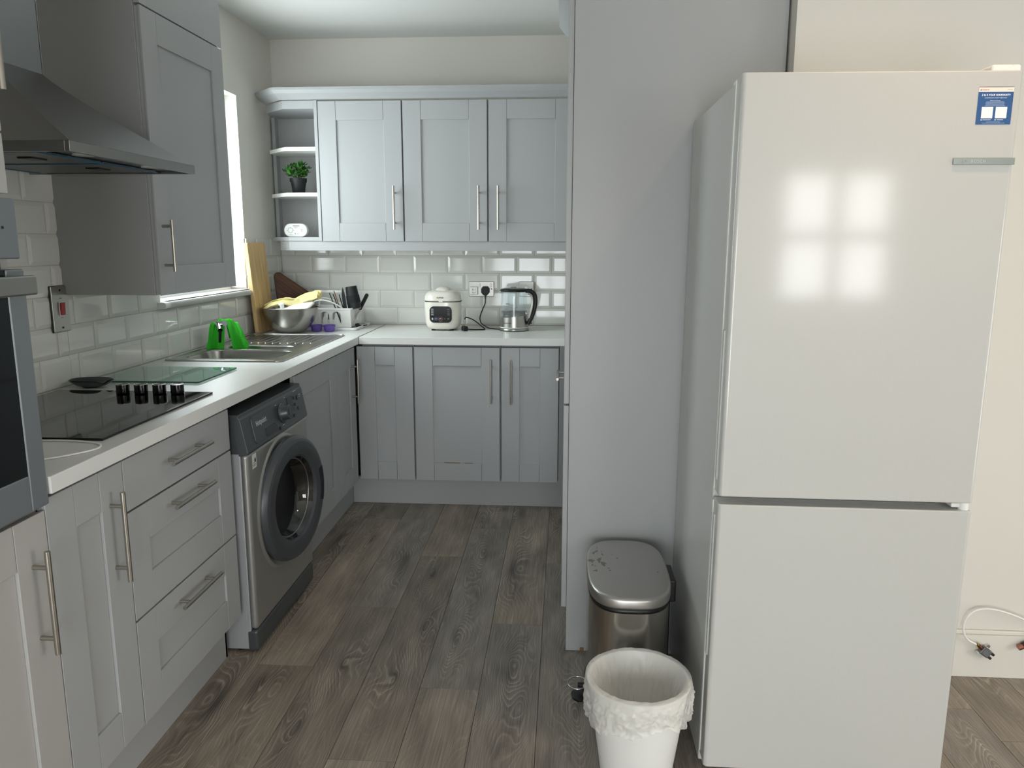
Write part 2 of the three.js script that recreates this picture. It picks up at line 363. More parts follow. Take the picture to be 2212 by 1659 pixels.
// ---- left run (doors face +x): local x runs away from the camera, local z towards the room
const QL = Math.PI / 2, XD = 0.593;
function leftUnit(name, label, z1, z0, y0 = HB, y1 = 0.884, depth = 0.565, cat = 'cabinet') {
  const g = thing(name, label, cat, [XD - 0.0205, 0, z1], QL);
  const w = z1 - z0;
  part('body', bx(0.001, w - 0.001, y0 - 0.006, y1 - 0.0005, -depth, -0.012), M.paintSide, g);
  return g;
}
const narrow = leftUnit('base_cabinet', 'narrow grey shaker base cabinet between oven tower and drawer stack', 3.064, 2.774);
shakerFront(narrow, 'door', 0.0015, HB, 0, 0.287, DH, { handle: { geo: handleLong, x: 0.226, y: 0.701 - HB } });
const drawers = leftUnit('drawer_unit', 'grey three-drawer base unit under the hob beside the washing machine', 2.773, 2.160);
shakerFront(drawers, 'drawer', 0.0015, 0.7390, 0, 0.610, HT - 0.7390, { plain: true, handle: { geo: handleFlat, x: 0.299, y: 0.813 - 0.7385 } });
shakerFront(drawers, 'drawer', 0.0015, 0.4470, 0, 0.610, 0.2870, { stile: 0.094, rail: 0.098, handle: { geo: handleFlat, x: 0.299, y: 0.689 - 0.4465 } });
shakerFront(drawers, 'drawer', 0.0015, 0.1545, 0, 0.610, 0.2870, { stile: 0.094, rail: 0.098, handle: { geo: handleFlat, x: 0.299, y: 0.395 - 0.1545 } });
const sinkUnit = leftUnit('base_cabinet', 'wide grey shaker base cabinet beneath the sink, behind the washing machine', 1.536, 0.958, HB, 0.73);
shakerFront(sinkUnit, 'door', 0.0015, HB, 0, 0.575, DH);
const cornerUnit = leftUnit('base_cabinet', 'grey shaker corner cabinet under the drainer with its handle at the inner corner', 0.956, 0.632, HB, 0.884);
shakerFront(cornerUnit, 'door', 0.0015, HB, 0, 0.321, DH, { handle: { geo: handleLong, x: 0.956 - 0.702, y: 0.702 - HB } });
solo('plinth', [bx(0.516, 0.536, 0, 0.149, 2.161, 3.064, 0.001), bx(0.45, 0.536, 0, 0.149, 2.1602, 2.175, 0.001)], M.paint, 'grey kickboard under the drawer stack and narrow cabinet', 'kickboard');
solo('plinth', bx(0.516, 0.536, 0, 0.149, 0.543, 1.530, 0.001), M.paint, 'grey kickboard under the sink cabinets beyond the washing machine', 'kickboard');
// oven tower
{
  const t = thing('oven_tower', 'tall pale grey oven housing cabinet beside the hob', 'cabinet', [XD - 0.0205, 0, 3.664], QL);
  part('body', [bx(0, 0.018, 0.0, 2.45, -0.57, -0.0005), bx(0.582, 0.600, 0, 2.45, -0.57, -0.0005), bx(0.018, 0.582, 0.0, 0.853, -0.57, -0.001), bx(0.018, 0.582, 1.487, 2.45, -0.57, -0.001), bx(0.018, 0.582, 0.853, 1.487, -0.57, -0.55)], M.tower, t);
  shakerFront(t, 'door', 0.0015, HB, 0, 0.597, 0.850 - HB, { handle: { geo: handleLong, x: 0.545, y: 0.667 - HB }, mat: M.tower });
  shakerFront(t, 'filler_panel', 0.0015, 1.497, 0, 0.597, 0.114, { plain: true, mat: M.tower });
  shakerFront(t, 'door', 0.0015, 1.615, 0, 0.597, 0.83, { handle: { geo: handleLong, x: 0.566, y: 0.184 }, mat: M.tower });
  part('kickboard', bx(0, 0.6, 0.001, 0.148, -0.058, -0.038), M.tower, t);
  const o = thing('built_in_oven', 'grey built-in oven with dark glass door in the tall housing', 'oven', [XD - 0.0205, 0, 3.664], QL);
  part('casing', bx(0.022, 0.578, 0.870, 1.480, -0.54, -0.002), M.dark, o);
  part('control_panel', bx(0.003, 0.597, 1.372, 1.488, 0.0005, 0.032, 0.004), M.ovenGrey, o);
  const dr = part('oven_door', [bx(0.003, 0.055, 0.866, 1.352, 0.0005, 0.036, 0.004), bx(0.545, 0.597, 0.866, 1.352, 0.0005, 0.036, 0.004), bx(0.055, 0.545, 0.866, 0.942, 0.0005, 0.036, 0.004)], M.ovenGrey, o);
  part('glass_panel', bx(0.054, 0.546, 0.941, 1.352, 0.010, 0.034), M.ovenGlass, dr, 'dark glass oven window');
  part('inner_rail', bx(0.11, 0.49, 1.128, 1.131, 0.0342, 0.0348), M.greyPrint, dr);
  part('handle_bar', [bx(0.02, 0.580, 1.303, 1.341, 0.058, 0.074, 0.005), bx(0.06, 0.085, 1.31, 1.334, 0.034, 0.06), bx(0.515, 0.54, 1.31, 1.334, 0.034, 0.06)], M.brushed, dr);
  part('indicator', disc(0.003, 0.001, 0, 0, 0, 12).rotateX(Math.PI / 2).translate(0.555, 1.432, 0.032), M.black, o);
}
// ---- back run (doors face +z)
const ZD = 0.6097;
function backUnit(name, label, x0, x1, y0, y1, front, depth) {
  const g = thing(name, label, 'cabinet', [x0, 0, front - 0.0205]);
  part('body', bx(0.001, x1 - x0 - 0.001, y0, y1, -depth, -0.014), M.paintSide, g);
  return g;
}
const b1 = backUnit('base_cabinet', 'narrow grey shaker base cabinet in the inner corner, without a handle', 0.6205, 0.8975, 0.150, 0.884, ZD, 0.585);
shakerFront(b1, 'door', -0.022, HB, 0, 0.2945, DH);
const b2 = backUnit('base_cabinet', 'wide grey shaker base cabinet below the rice cooker, paint chipped at its lower rail', 0.899, 1.3515, 0.150, 0.884, ZD, 0.585);
const b2d = shakerFront(b2, 'door', 0.0030, HB, 0, 0.4455, DH, { handle: { geo: handleLong, x: 0.403, y: 0.697 - HB } });
part('paint_chip', [bx(0.150, 0.235, 0.0958, 0.0976, 0.0126, 0.0208), bx(0.26, 0.30, 0.0963, 0.0976, 0.0126, 0.0207)], M.brown, b2d, 'bare brown board where paint has chipped');
const b3 = backUnit('base_cabinet', 'narrow grey shaker base cabinet below the kettle, handle on its left stile', 1.353, 1.6545, 0.150, 0.884, ZD, 0.585);
shakerFront(b3, 'door', 0.0030, HB, 0, 0.2965, DH, { handle: { geo: handleLong, x: 0.053, y: 0.696 - HB } });
part('corner_post', bx(0.3030, 0.343, HB - 0.005, 0.884, -0.05, -0.003), M.paint, b3);
solo('plinth', bx(0.5365, 1.74, 0, 0.149, 0.522, 0.5424, 0.001), M.paint, 'grey kickboard along the back wall cabinets', 'kickboard');
// wall cabinets
const ZU = 0.3404, UB = 1.412, UT = 2.144;
const wallLabels = ['grey shaker wall cabinet next to the open end shelves', 'grey shaker wall cabinet above the rice cooker, handle on its right stile', 'grey shaker wall cabinet above the kettle, handle on its left stile'];
for (let k = 0; k < 3; k++) {
  const x0 = 0.3566 + k * 0.4536, u = backUnit('wall_cabinet', wallLabels[k], x0, x0 + 0.4536, UB, UT, ZU, 0.315);
  shakerFront(u, 'door', 0.004, UB - 0.001, 0, 0.4456, UT - UB - 0.005, { handle: { geo: handleLong, x: k === 2 ? 0.052 : 0.402, y: 1.588 - UB } });
}
// open end shelf unit with cut corners
{
  const s = thing('open_shelf_unit', 'open grey corner shelf unit with angled shelves at the end of the wall cabinets', 'shelf', [0, 0, 0]);
  const plan = (z1, cut) => new THREE.Shape([[0.030, 0.012], [0.3375, 0.012], [0.3375, z1], [0.170, z1], [0.030, z1 - cut]].map((p) => new THREE.Vector2(...p)));
  const slab = (y0, y1, z1, cut) => extrude(plan(z1, cut), y1 - y0, 0.0012).rotateX(Math.PI / 2).translate(0, y1, 0);
  part('back_panel', bx(0.022, 0.337, 1.434, 2.10, 0.002, 0.0115), M.paintSide, s);
  part('side_panel', bx(0.338, 0.3555, UB, UT, 0.002, 0.338, 0.001), M.paint, s);
  part('wall_batten', bx(0.002, 0.0215, UB, 2.10, 0.002, 0.06, 0.001), M.paint, s);
  part('shelf', slab(1.412, 1.433, 0.337, 0.135), M.paint, s);
  part('shelf', slab(1.650, 1.670, 0.330, 0.15), M.white, s);
  part('shelf', slab(1.888, 1.908, 0.330, 0.15), M.white, s);
  part('top_board', slab(2.101, 2.143, 0.337, 0.135), M.paint, s);
}
solo('cornice', sweepPlan([[1.718, 0.335], [0.160, 0.335], [0.028, 0.205]].reverse().map(([x, z]) => [x, z]), [[0, 2.1465], [0.006, 2.1465], [0.014, 2.152], [0.022, 2.158], [0.045, 2.172], [0.056, 2.183], [0.060, 2.187], [0.060, 2.200], [0, 2.200]]), M.paint, 'pale grey moulded cornice along the top of the back wall cabinets', 'cornice');
solo('light_pelmet', sweepPlan([[0.090, 0.250], [0.170, 0.3315], [1.718, 0.3315]], [[-0.018, 1.3615], [0, 1.3615], [0, 1.4105], [-0.018, 1.4105]]), M.paint, 'flat grey pelmet strip under the back wall cabinets', 'pelmet');
// left wall cabinet beside the window
{
  const g = thing('wall_cabinet', 'tall grey wall cabinet between the extractor hood and the window', 'cabinet', [0.320, 0, 2.046], QL);
  const w = 2.046 - 1.452, L0 = 1.2305, L1 = 2.137;
  part('body', bx(0, w, L0, CEIL - 0.001, -0.325, -0.0008, 0.001), M.paintSide, g);
  shakerFront(g, 'door', 0.003, L0 - 0.001, 0, w - 0.004, L1 - L0, { handle: { geo: handleShort, x: 0.035, y: 1.394 - L0 } });
  part('top_filler', bx(0.003, w, L1 + 0.004, CEIL - 0.001, 0, 0.0195, 0.001), M.paint, g);
}
// ---- tall unit and base unit on the right (doors face -x); the tall unit stands against the partition
{
  const g = thing('tall_cabinet', 'tall grey cabinet with a plain full-height end panel behind the fridge', 'cabinet', [1.697, 0, 0]);
  part('body', bx(0.002, 0.62, 0.0, 2.50, 1.50, 2.0195), M.paintSide, g);
  part('end_panel', bx(0.001, 0.634, 0.001, 2.512, 2.0205, 2.0406, 0.001), M.paint, g);
  part('chipped_corner', bx(0.050, 0.064, 0.0005, 0.014, 2.038, 2.0412), M.brown, g, 'bare brown chipboard at the swollen lower edge');
  for (const [y0, y1] of [[0.160, 0.874], [0.8805, 2.143]]) {
    const d = part('door', bx(-0.0170, 0.000, y0, y1, 1.502, 2.033, 0.0015), M.paint, g);
  }
  part('kickboard', bx(0.045, 0.06, 0.0, 0.15, 1.505, 2.02), M.paint, g);
  part('cornice', sweepPlan([[-0.004, 2.038], [-0.004, 1.49]].reverse(), [[0, 2.146], [-0.010, 2.146], [-0.028, 2.165], [-0.048, 2.190], [-0.048, 2.215], [0, 2.215]].map(([a, b]) => [-a, b]).map(([a, b]) => [a, b])), M.paint, g);
  const b = thing('base_cabinet', 'grey drawer cabinet on the right-hand run with a horizontal bar handle', 'cabinet', [1.7048, 0, 0.640], -Math.PI / 2);
  part('body', bx(0.001, 0.84, 0.0, 0.884, -0.60, -0.0008), M.paintSide, b);
  shakerFront(b, 'drawer', 0.0015, 0.735, 0, 0.838, HT - 0.735, { plain: true, handle: { geo: handleFlat, x: 0.375, y: 0.069 } });
  shakerFront(b, 'door', 0.0015, HB, 0, 0.418, 0.575);
  shakerFront(b, 'door', 0.4215, HB, 0, 0.418, 0.575);
}
// ------------------------------------------------------------------ worktops
const HW = 0.9229;
{
  const s = new THREE.Shape([[-0.004, 0.002], [0.6126, 0.002], [0.6126, 3.062], [-0.004, 3.062]].map((p) => new THREE.Vector2(...p)));
  const h = roundRect(0.07, 0.485, 0.99, 1.445, 0.05, new THREE.Path()); s.holes.push(h);
  const g = extrude(s, 0.038, 0.0025, 12).rotateX(Math.PI / 2).translate(0, HW, 0);
  solo('worktop', g, M.worktop, 'white laminate worktop along the left wall holding hob and sink', 'worktop');
  const w2 = solo('worktop', bx(0.6165, 1.700, HW - 0.038, HW, 0.002, 0.6204, 0.0025), M.worktop, 'white laminate worktop along the back wall under the kettle', 'worktop');
  part('joint_strip', bx(0.6126, 0.6175, HW - 0.037, HW + 0.0012, 0.003, 0.6195), std('#8a8988', 0.4, { metalness: 0.8 }), w2, 'thin metal worktop joining strip');
  solo('worktop', bx(1.701, 2.32, HW - 0.038, HW, 0.002, 1.495, 0.0025), M.worktop, 'white laminate worktop on the right-hand run beside the tall cabinet', 'worktop');
}
// ------------------------------------------------------------------ sink
function bowlGeo(x0, x1, z0, z1, y, depth, r) { // rounded rectangular basin, open at the top
  const loops = [[0.000, 0.006, 0], [0.0, 0.004, -0.001], [0.004, 0, -0.006], [0.010, 0, -depth * 0.7], [0.022, 0, -depth * 0.92], [0.05, 0, -depth], [0.5, 0, -depth]];
  const N = 64, cx = (x0 + x1) / 2, cz = (z0 + z1) / 2;
  const outline = (inset) => { const a = Math.max(0.001, (x1 - x0) / 2 - inset), b = Math.max(0.001, (z1 - z0) / 2 - inset), rad = Math.min(r, a * 0.99, b * 0.99); return new THREE.Path().copy(roundRect(cx - a, cx + a, cz - b, cz + b, rad, new THREE.Path())).getSpacedPoints(N); };
  const L = loops.map(([i, o, d]) => ({ p: outline(Math.min(i - o, Math.min(x1 - x0, z1 - z0) / 2 - 0.002)), d }));
  return mergeVertices(sheet((u, v) => { const j = Math.round(v * (L.length - 1)), i = Math.round(u * N) % N; return [L[j].p[i].x, y + L[j].d, L[j].p[i].y]; }, N, L.length - 1, true));
}
{
  const g = thing('sink', 'stainless steel sink with one and a half bowls and ridged drainer', 'sink', [0, 0, 0]);
  const y = HW + 0.0035;
  const s = roundRect(0.030, 0.530, 0.560, 1.500, 0.022); 
  const B1 = [0.078, 0.475, 1.165, 1.437], B2 = [0.085, 0.425, 1.000, 1.128];
  s.holes.push(roundRect(B1[0], B1[1], B1[2], B1[3], 0.06, new THREE.Path()), roundRect(B2[0], B2[1], B2[2], B2[3], 0.05, new THREE.Path()));
  part('deck', extrude(s, 0.003, 0.0008, 12).rotateX(Math.PI / 2).translate(0, y, 0), M.sink, g);
  const rim = new THREE.CatmullRomCurve3(roundRect(0.034, 0.526, 0.564, 1.496, 0.02, new THREE.Path()).getSpacedPoints(120).map((p) => V(p.x, y, p.y)), true);
  part('rim', new THREE.TubeGeometry(rim, 160, 0.0035, 8, true), M.sink, g);
  part('bowl', bowlGeo(...B1, y, 0.16, 0.06), M.sink, g);
  part('bowl', bowlGeo(...B2, y, 0.10, 0.05), M.sink, g);
  for (let i = 0; i < 11; i++) {
    const x = 0.098 + i * 0.0365, len = 0.30 - Math.abs(i - 5) * 0.006;
    part('drainer_ridge', new THREE.CapsuleGeometry(0.0065, len, 4, 10).rotateX(Math.PI / 2).scale(1, 0.62, 1).translate(x, y, 0.785), M.sink, g);
  }
  part('drain', [disc(0.022, 0.002, 0.28, y - 0.159, 1.30), disc(0.02, 0.002, 0.255, y - 0.099, 1.063)], M.chrome, g);
}
// tap and the green cloth hung over its spout
{
  const t = thing('tap', 'chrome mixer tap at the back of the sink, half hidden under a green cloth', 'tap', [0.052, HW + 0.004, 1.062]);
  part('base', lathe([[0, 0], [0.026, 0], [0.026, 0.006], [0.020, 0.014], [0.0165, 0.05], [0.0165, 0.085], [0.012, 0.095], [0, 0.096]], 24), M.chrome, t);
  part('spout', tube([[0, 0.07, 0], [0.006, 0.100, 0.012], [0.030, 0.108, 0.035], [0.058, 0.100, 0.07], [0.072, 0.085, 0.092]], 0.0105, 30, 14), M.chrome, t);
  const lever = part('lever', [cyl(0.012, 0.013, [0, 0.095, 0], [0.0, 0.113, 0.0], 18), cyl(0.0085, 0.0125, [0.0, 0.108, 0.0], [0.076, 0.114, 0.062], 18), cyl(0.0128, 0.0128, [0.076, 0.114, 0.062], [0.085, 0.115, 0.070], 20)], M.chrome, t);
  part('dark_spout', cyl(0.007, 0.006, [0.072, 0.086, 0.092], [0.064, 0.03, 0.086], 12), M.black, t);  // black rod standing for the dark spout between the cloth flaps
  const c = V(0.114, 1.050, 1.072), ax = V(0.41, 0, 0.91), px = V(0.91, 0, -0.41);
  // two curtains parted by the spout, joined over the top and hanging down behind
  const half = (sg) => sheet((u, v) => {
    const a = u, tie = Math.min(1, u * 3 + Math.max(0, v - 0.5)), n = noise.noise(u * 3 + sg, v * 3.5, 2.1) * tie, n2 = noise.noise(u * 8, v * 7 + sg * 3, 5.3) * tie;
    const ridge = 0.004 - 0.024 * a * a - 0.003 * Math.cos(a * 9);
    const hang = sg < 0 ? 0.186 - 0.066 * Math.pow(a, 3) - 0.012 * Math.cos(a * 7) : 0.188 - 0.092 * Math.pow(a, 1.6) + 0.010 * Math.sin(a * 7);
    let x = a * (sg < 0 ? 0.066 : 0.056), y, d;
    if (v < 0.3) { const t = 1 - v / 0.3; y = ridge - 0.004 - t * (0.085 - 0.02 * a); d = -0.010 - 0.014 * t; x += 0.012 * t; }
    else if (v < 0.42) { const t = (v - 0.3) / 0.12; d = -0.010 + t * 0.024; y = ridge + 0.006 * Math.sin(t * Math.PI) - 0.004 * (1 - t); }
    else { const t = (v - 0.42) / 0.58; y = ridge - t * hang; d = 0.014 + 0.020 * Math.sin(t * 2.2) + 0.020 * t * Math.sin(a * 9 + sg) + 0.03 * t * (1 - a) * (a < 0.25 ? 1 : 0.6); x += (0.020 + (sg > 0 ? 0.014 : 0.0) * (1 - a) + (sg > 0 ? 0.022 : 0.008) * a) * Math.pow(t, 0.75) * (sg < 0 ? 0.8 : 1.0) + 0.008 * n * t; }
    const q = c.clone().addScaledVector(px, sg * x + 0.004 * n2 * v).addScaledVector(ax, d + 0.008 * n + 0.004 * n2);
    return [q.x, q.y + y + 0.003 * n2, q.z];
  }, 26, 44);
  const cloth = merge([half(-1), half(1)]);
  M.green.side = THREE.DoubleSide;
  const fuzz = dataTex(128, 128, () => { const v = 80 + rnd() * 175; return [v, v, v]; }, false); fuzz.repeat.set(3, 5);
  M.green.bumpMap = fuzz; M.green.bumpScale = 0.0015;
  solo('cleaning_cloth', cloth, M.green, 'bright green microfibre cloth draped over the kitchen tap', 'cloth');
}
// ------------------------------------------------------------------ washing machine
{
  const g = thing('washing_machine', 'silver front-loading washing machine with dark grey fascia and its round door ajar', 'washing machine', [0.035, 0, 2.137], QL);
  part('cabinet', bx(0.004, 0.596, 0.012, 0.815, 0.02, 0.577, 0.004), M.washerSide, g);
  part('front_panel', bx(0.0, 0.600, 0.088, 0.712, 0.5775, 0.603, 0.014, 4), M.washer, g);
  part('top_plate', bx(0.0012, 0.5988, 0.812, 0.846, 0.015, 0.5795, 0.003), M.fascia, g);
  part('kick_panel', bx(0.002, 0.598, 0.006, 0.085, 0.56, 0.602, 0.012, 4), M.fascia, g);
  for (const x of [0.04, 0.56]) for (const z of [0.06, 0.53]) part('foot', disc(0.02, 0.012, x, 0, z), M.black, g);
  // fascia, leaning back a little
  const prof = new THREE.Shape([[0, 0], [0.030, 0.0], [0.0335, 0.006], [0.0335, 0.118], [0.026, 0.131], [0, 0.135]].map((p) => new THREE.Vector2(...p)));
  const fg = extrude(prof, 0.600, 0.0015, 6).rotateY(-Math.PI / 2).translate(0.600, 0, -0.034);
  const f = part('fascia', fg, M.fascia, g); f.position.set(0, 0.7125, 0.6075); f.rotation.x = -0.19;
  part('fascia_side', bx(0.0005, 0.5995, 0.713, 0.8155, 0.45, 0.579, 0.003), M.fascia, g);
  part('detergent_drawer', extrude(roundRect(0.075, 0.285, 0.016, 0.112, 0.014), 0.006, 0.002).translate(0, 0, -0.003), M.fascia, f);
  part('drawer_grip', extrude(roundRect(0.165, 0.272, 0.020, 0.050, 0.012), 0.004, 0.001).translate(0, 0, 0.001), M.fasciaDark, f, 'hollow dark grip of the detergent drawer');
  part('brand_lettering', text('Hotpoint', 0.017, 0.0006, fontThin).translate(0.150, 0.079, 0.0034), M.silverPrint, f);
  const k = part('dial', lathe([[0, 0.03], [0.024, 0.03], [0.027, 0.027], [0.029, 0.004], [0.037, 0.002], [0.037, -0.004], [0, -0.004]], 36).rotateX(Math.PI / 2), M.ring, f); k.position.set(0.352, 0.066, 0.002);
  part('dial_well', lathe([[0.0, 0.027], [0.014, 0.028], [0.0165, 0.0305]], 24).rotateX(Math.PI / 2).translate(0, 0, 0.0005), M.fasciaDark, k);
  for (let i = 0; i < 12; i++) { const a = i / 12 * Math.PI * 2; part('dial_mark', bx(-0.0012, 0.0012, 0.031, 0.035, 0, 0.0006).rotateZ(a).translate(0, 0, 0.0024), M.silverPrint, k); }
  part('display', extrude(roundRect(0.420, 0.478, 0.050, 0.108, 0.004), 0.002).translate(0, 0, -0.0005), M.fasciaDark, f);
  for (const [x, y, w, h] of [[0.490, 0.090, 0.010, 0.012], [0.490, 0.064, 0.010, 0.012], [0.436, 0.026, 0.014, 0.012], [0.457, 0.026, 0.014, 0.012], [0.512, 0.042, 0.010, 0.014]]) part('button', bx(x, x + w, y, y + h, -0.001, 0.003, 0.001), M.fasciaDark, f);
  part('power_button', disc(0.009, 0.003, 0, 0, 0).rotateX(Math.PI / 2).translate(0.530, 0.090, 0), M.fasciaDark, f);
  part('latch_button', disc(0.007, 0.003, 0, 0, 0).rotateX(Math.PI / 2).translate(0.305, 0.018, 0), M.fasciaDark, f);
  part('printed_marks', [[0.5, 0.118, 0.03], [0.548, 0.096, 0.022], [0.548, 0.089, 0.018], [0.33, 0.022, 0.02], [0.30, 0.104, 0.014], [0.40, 0.114, 0.01]].map(([x, y, w]) => bx(x, x + w, y, y + 0.0022, 0, 0.0005)), M.silverPrint, f);
  part('energy_sticker', new THREE.PlaneGeometry(0.036, 0.05).translate(0.052, 0.678, 0.6036), canvasMat(72, 100, (c, w, h) => { c.fillStyle = '#dfe3da'; c.fillRect(0, 0, w, h); c.fillStyle = '#2c2f2c'; c.beginPath(); c.moveTo(38, 44); c.lineTo(48, 26); c.lineTo(56, 40); c.lineTo(62, 26); c.lineTo(64, 60); c.lineTo(40, 62); c.fill(); c.fillStyle = '#5d9a3c'; c.fillRect(16, 60, 26, 5); c.fillStyle = '#50605a'; c.fillRect(8, 74, 56, 4); c.fillRect(8, 83, 44, 3); }), g);
  // porthole
  const cy = 0.468;
  part('porthole_bezel', lathe([[0.206, -0.020], [0.226, -0.004], [0.236, 0.006], [0.244, 0.004], [0.252, -0.004]], 64).rotateX(Math.PI / 2).translate(0.30, cy - 0.010, 0.6045), M.washer, g);
  part('seal_and_dark_hole', lathe([[0.222, 0.0], [0.190, -0.001], [0.175, 0.0008], [0, 0.0008]], 48).rotateX(Math.PI / 2).translate(0.30, cy - 0.010, 0.6042), M.black, g);  // black disc: seal lip plus the darkness of the open drum hole
  const R = 0.234;
  const door = part('door', toCreasedNormals(lathe([[0.153, -0.030], [0.156, -0.014], [0.163, -0.006], [0.178, -0.001], [0.198, 0.001], [0.212, 0.000], [0.2215, -0.004], [0.2285, -0.012], [0.2325, -0.020], [R, -0.030], [0.228, -0.037], [0.16, -0.038]], 72), 0.28).rotateX(Math.PI / 2).translate(R, 0, 0), M.ring, g);
  door.position.set(0.059, cy, 0.633); door.rotation.y = -0.1368;
  part('glass_bowl', lathe([[0, -0.100], [0.06, -0.098], [0.105, -0.088], [0.130, -0.066], [0.147, -0.034], [0.156, -0.016]], 56).rotateX(Math.PI / 2).translate(R, 0, 0), phys('#0c0f0f', 0.05, { clearcoat: 1, clearcoatRoughness: 0.03 }), door, 'dark curved glass porthole');
  part('glass_ring', new THREE.TorusGeometry(0.146, 0.0022, 8, 64).translate(R, 0, -0.034), M.steel, door);
  part('door_grip', extrude((() => { const s = new THREE.Shape(); s.absarc(0, 0, 0.213, -0.34, 0.34, false); s.absarc(0, 0, 0.184, 0.34, -0.34, true); return s; })(), 0.004, 0.001, 24).translate(R, 0, -0.0025), M.blackSoft, door, 'recessed black door grip');
  part('hinge', bx(0.012, 0.05, -0.045, 0.045, -0.042, -0.034, 0.003), M.black, door);
}
// ------------------------------------------------------------------ extractor hood
{
  const g = thing('extractor_hood', 'stainless steel chimney extractor hood above the hob', 'extractor hood');
  const z0 = 2.142, z1 = 2.760, xf = 0.530, yb = 1.612, yr = 1.637, cz0 = 2.346, cz1 = 2.554, cx = 0.205, yt = 1.868;
  part('chimney', bx(0.001, cx, yt - 0.03, CEIL - 0.002, cz0, cz1, 0.001), M.hood, g);
  part('chimney_edge_highlight', bx(cx - 0.010, cx + 0.001, yt - 0.02, CEIL - 0.003, cz0 - 0.0035, cz0 - 0.0005), M.hoodEdge, g);  // lighter strip standing in for the highlight along the chimney corner
  const e = (v) => Math.pow(v, 0.86) + 0.10 * Math.sin(v * Math.PI) * 0; // slightly dished faces
  const at = (v) => { const k = 1 - Math.pow(1 - v, 1.13); return { x: xf + (cx - xf) * k, a: z0 + (cz0 - z0) * k, b: z1 + (cz1 - z1) * k, y: yr + (yt - yr) * v }; };
  part('canopy', [
    sheet((u, v) => { const q = at(v); return [q.x, q.y, q.b + (q.a - q.b) * u]; }, 8, 14),
    sheet((u, v) => { const q = at(v); return [q.x * u, q.y, q.b]; }, 6, 14),
    sheet((u, v) => { const q = at(v); return [q.x * u, q.y, q.a]; }, 6, 14)], M.hood, g);
  part('rim', [bx(xf - 0.012, xf, yb, yr, z0, z1, 0.0012), bx(0.001, xf - 0.012, yb, yr, z1 - 0.012, z1, 0.0012), bx(0.001, xf - 0.012, yb, yr, z0, z0 + 0.012, 0.0012)], M.hoodEdge, g);
  part('base_plate', bx(0.002, xf - 0.013, yb + 0.010, yb + 0.014, z0 + 0.013, z1 - 0.013), M.hood, g);
  const mesh = dataTex(128, 128, (u, v) => { const s = ((u * 24) % 1 - 0.5) ** 2 + ((v * 24) % 1 - 0.5) ** 2 < 0.14 ? 40 : 190; return [s, s, s]; }); mesh.repeat.set(2, 2);
  const filt = std('#c9c9c4', 0.4, { metalness: 0.7, map: mesh });
  for (const [a, b] of [[z0 + 0.03, 2.447], [2.455, z1 - 0.03]]) {
    const p = part('grease_filter', bx(0.05, 0.42, yb + 0.003, yb + 0.009, a, b, 0.002), filt, g);
    part('filter_latch', bx(0.30, 0.34, yb - 0.001, yb + 0.003, (a + b) / 2 - 0.03, (a + b) / 2 + 0.03, 0.0015), M.black, p);
    part('film_strip', [bx(0.044, 0.052, yb + 0.0012, yb + 0.004, a, b), bx(0.418, 0.426, yb + 0.0012, yb + 0.004, a, b), bx(0.052, 0.418, yb + 0.0012, yb + 0.004, b - 0.008, b)], std('#1d5a78', 0.4), p, 'blue protective film left on the filter edge');
  }
  part('lamp_lens', disc(0.028, 0.004, 0.47, yb + 0.006, 2.29), M.silverPrint, g);
  part('lamp_lens', disc(0.028, 0.004, 0.47, yb + 0.006, 2.61), M.silverPrint, g);
}
// ------------------------------------------------------------------ hob
{
  const g = thing('hob', 'black glass hob set in the worktop with four control knobs', 'hob', [0, HW, 0]);
  part('glass_top', bx(0.030, 0.548, 0.0005, 0.0065, 2.163, 2.771, 0.0015), M.blackGlass, g);
  [0.277, 0.335, 0.393, 0.450].forEach((x, i) => {
    const k = part('knob', lathe([[0, 0.030], [0.0185, 0.030], [0.0202, 0.0285], [0.0205, 0.004], [0.0195, 0.0], [0, 0]], 28), M.blackGloss, g, 'glossy black control knob with bright top ring');
    k.position.set(x, 0.007, 2.213 - i * 0.004);
    part('knob_ring', new THREE.TorusGeometry(0.0188, 0.0012, 8, 28).rotateX(Math.PI / 2).translate(0, 0.0298, 0), M.chrome, k);
  });
}
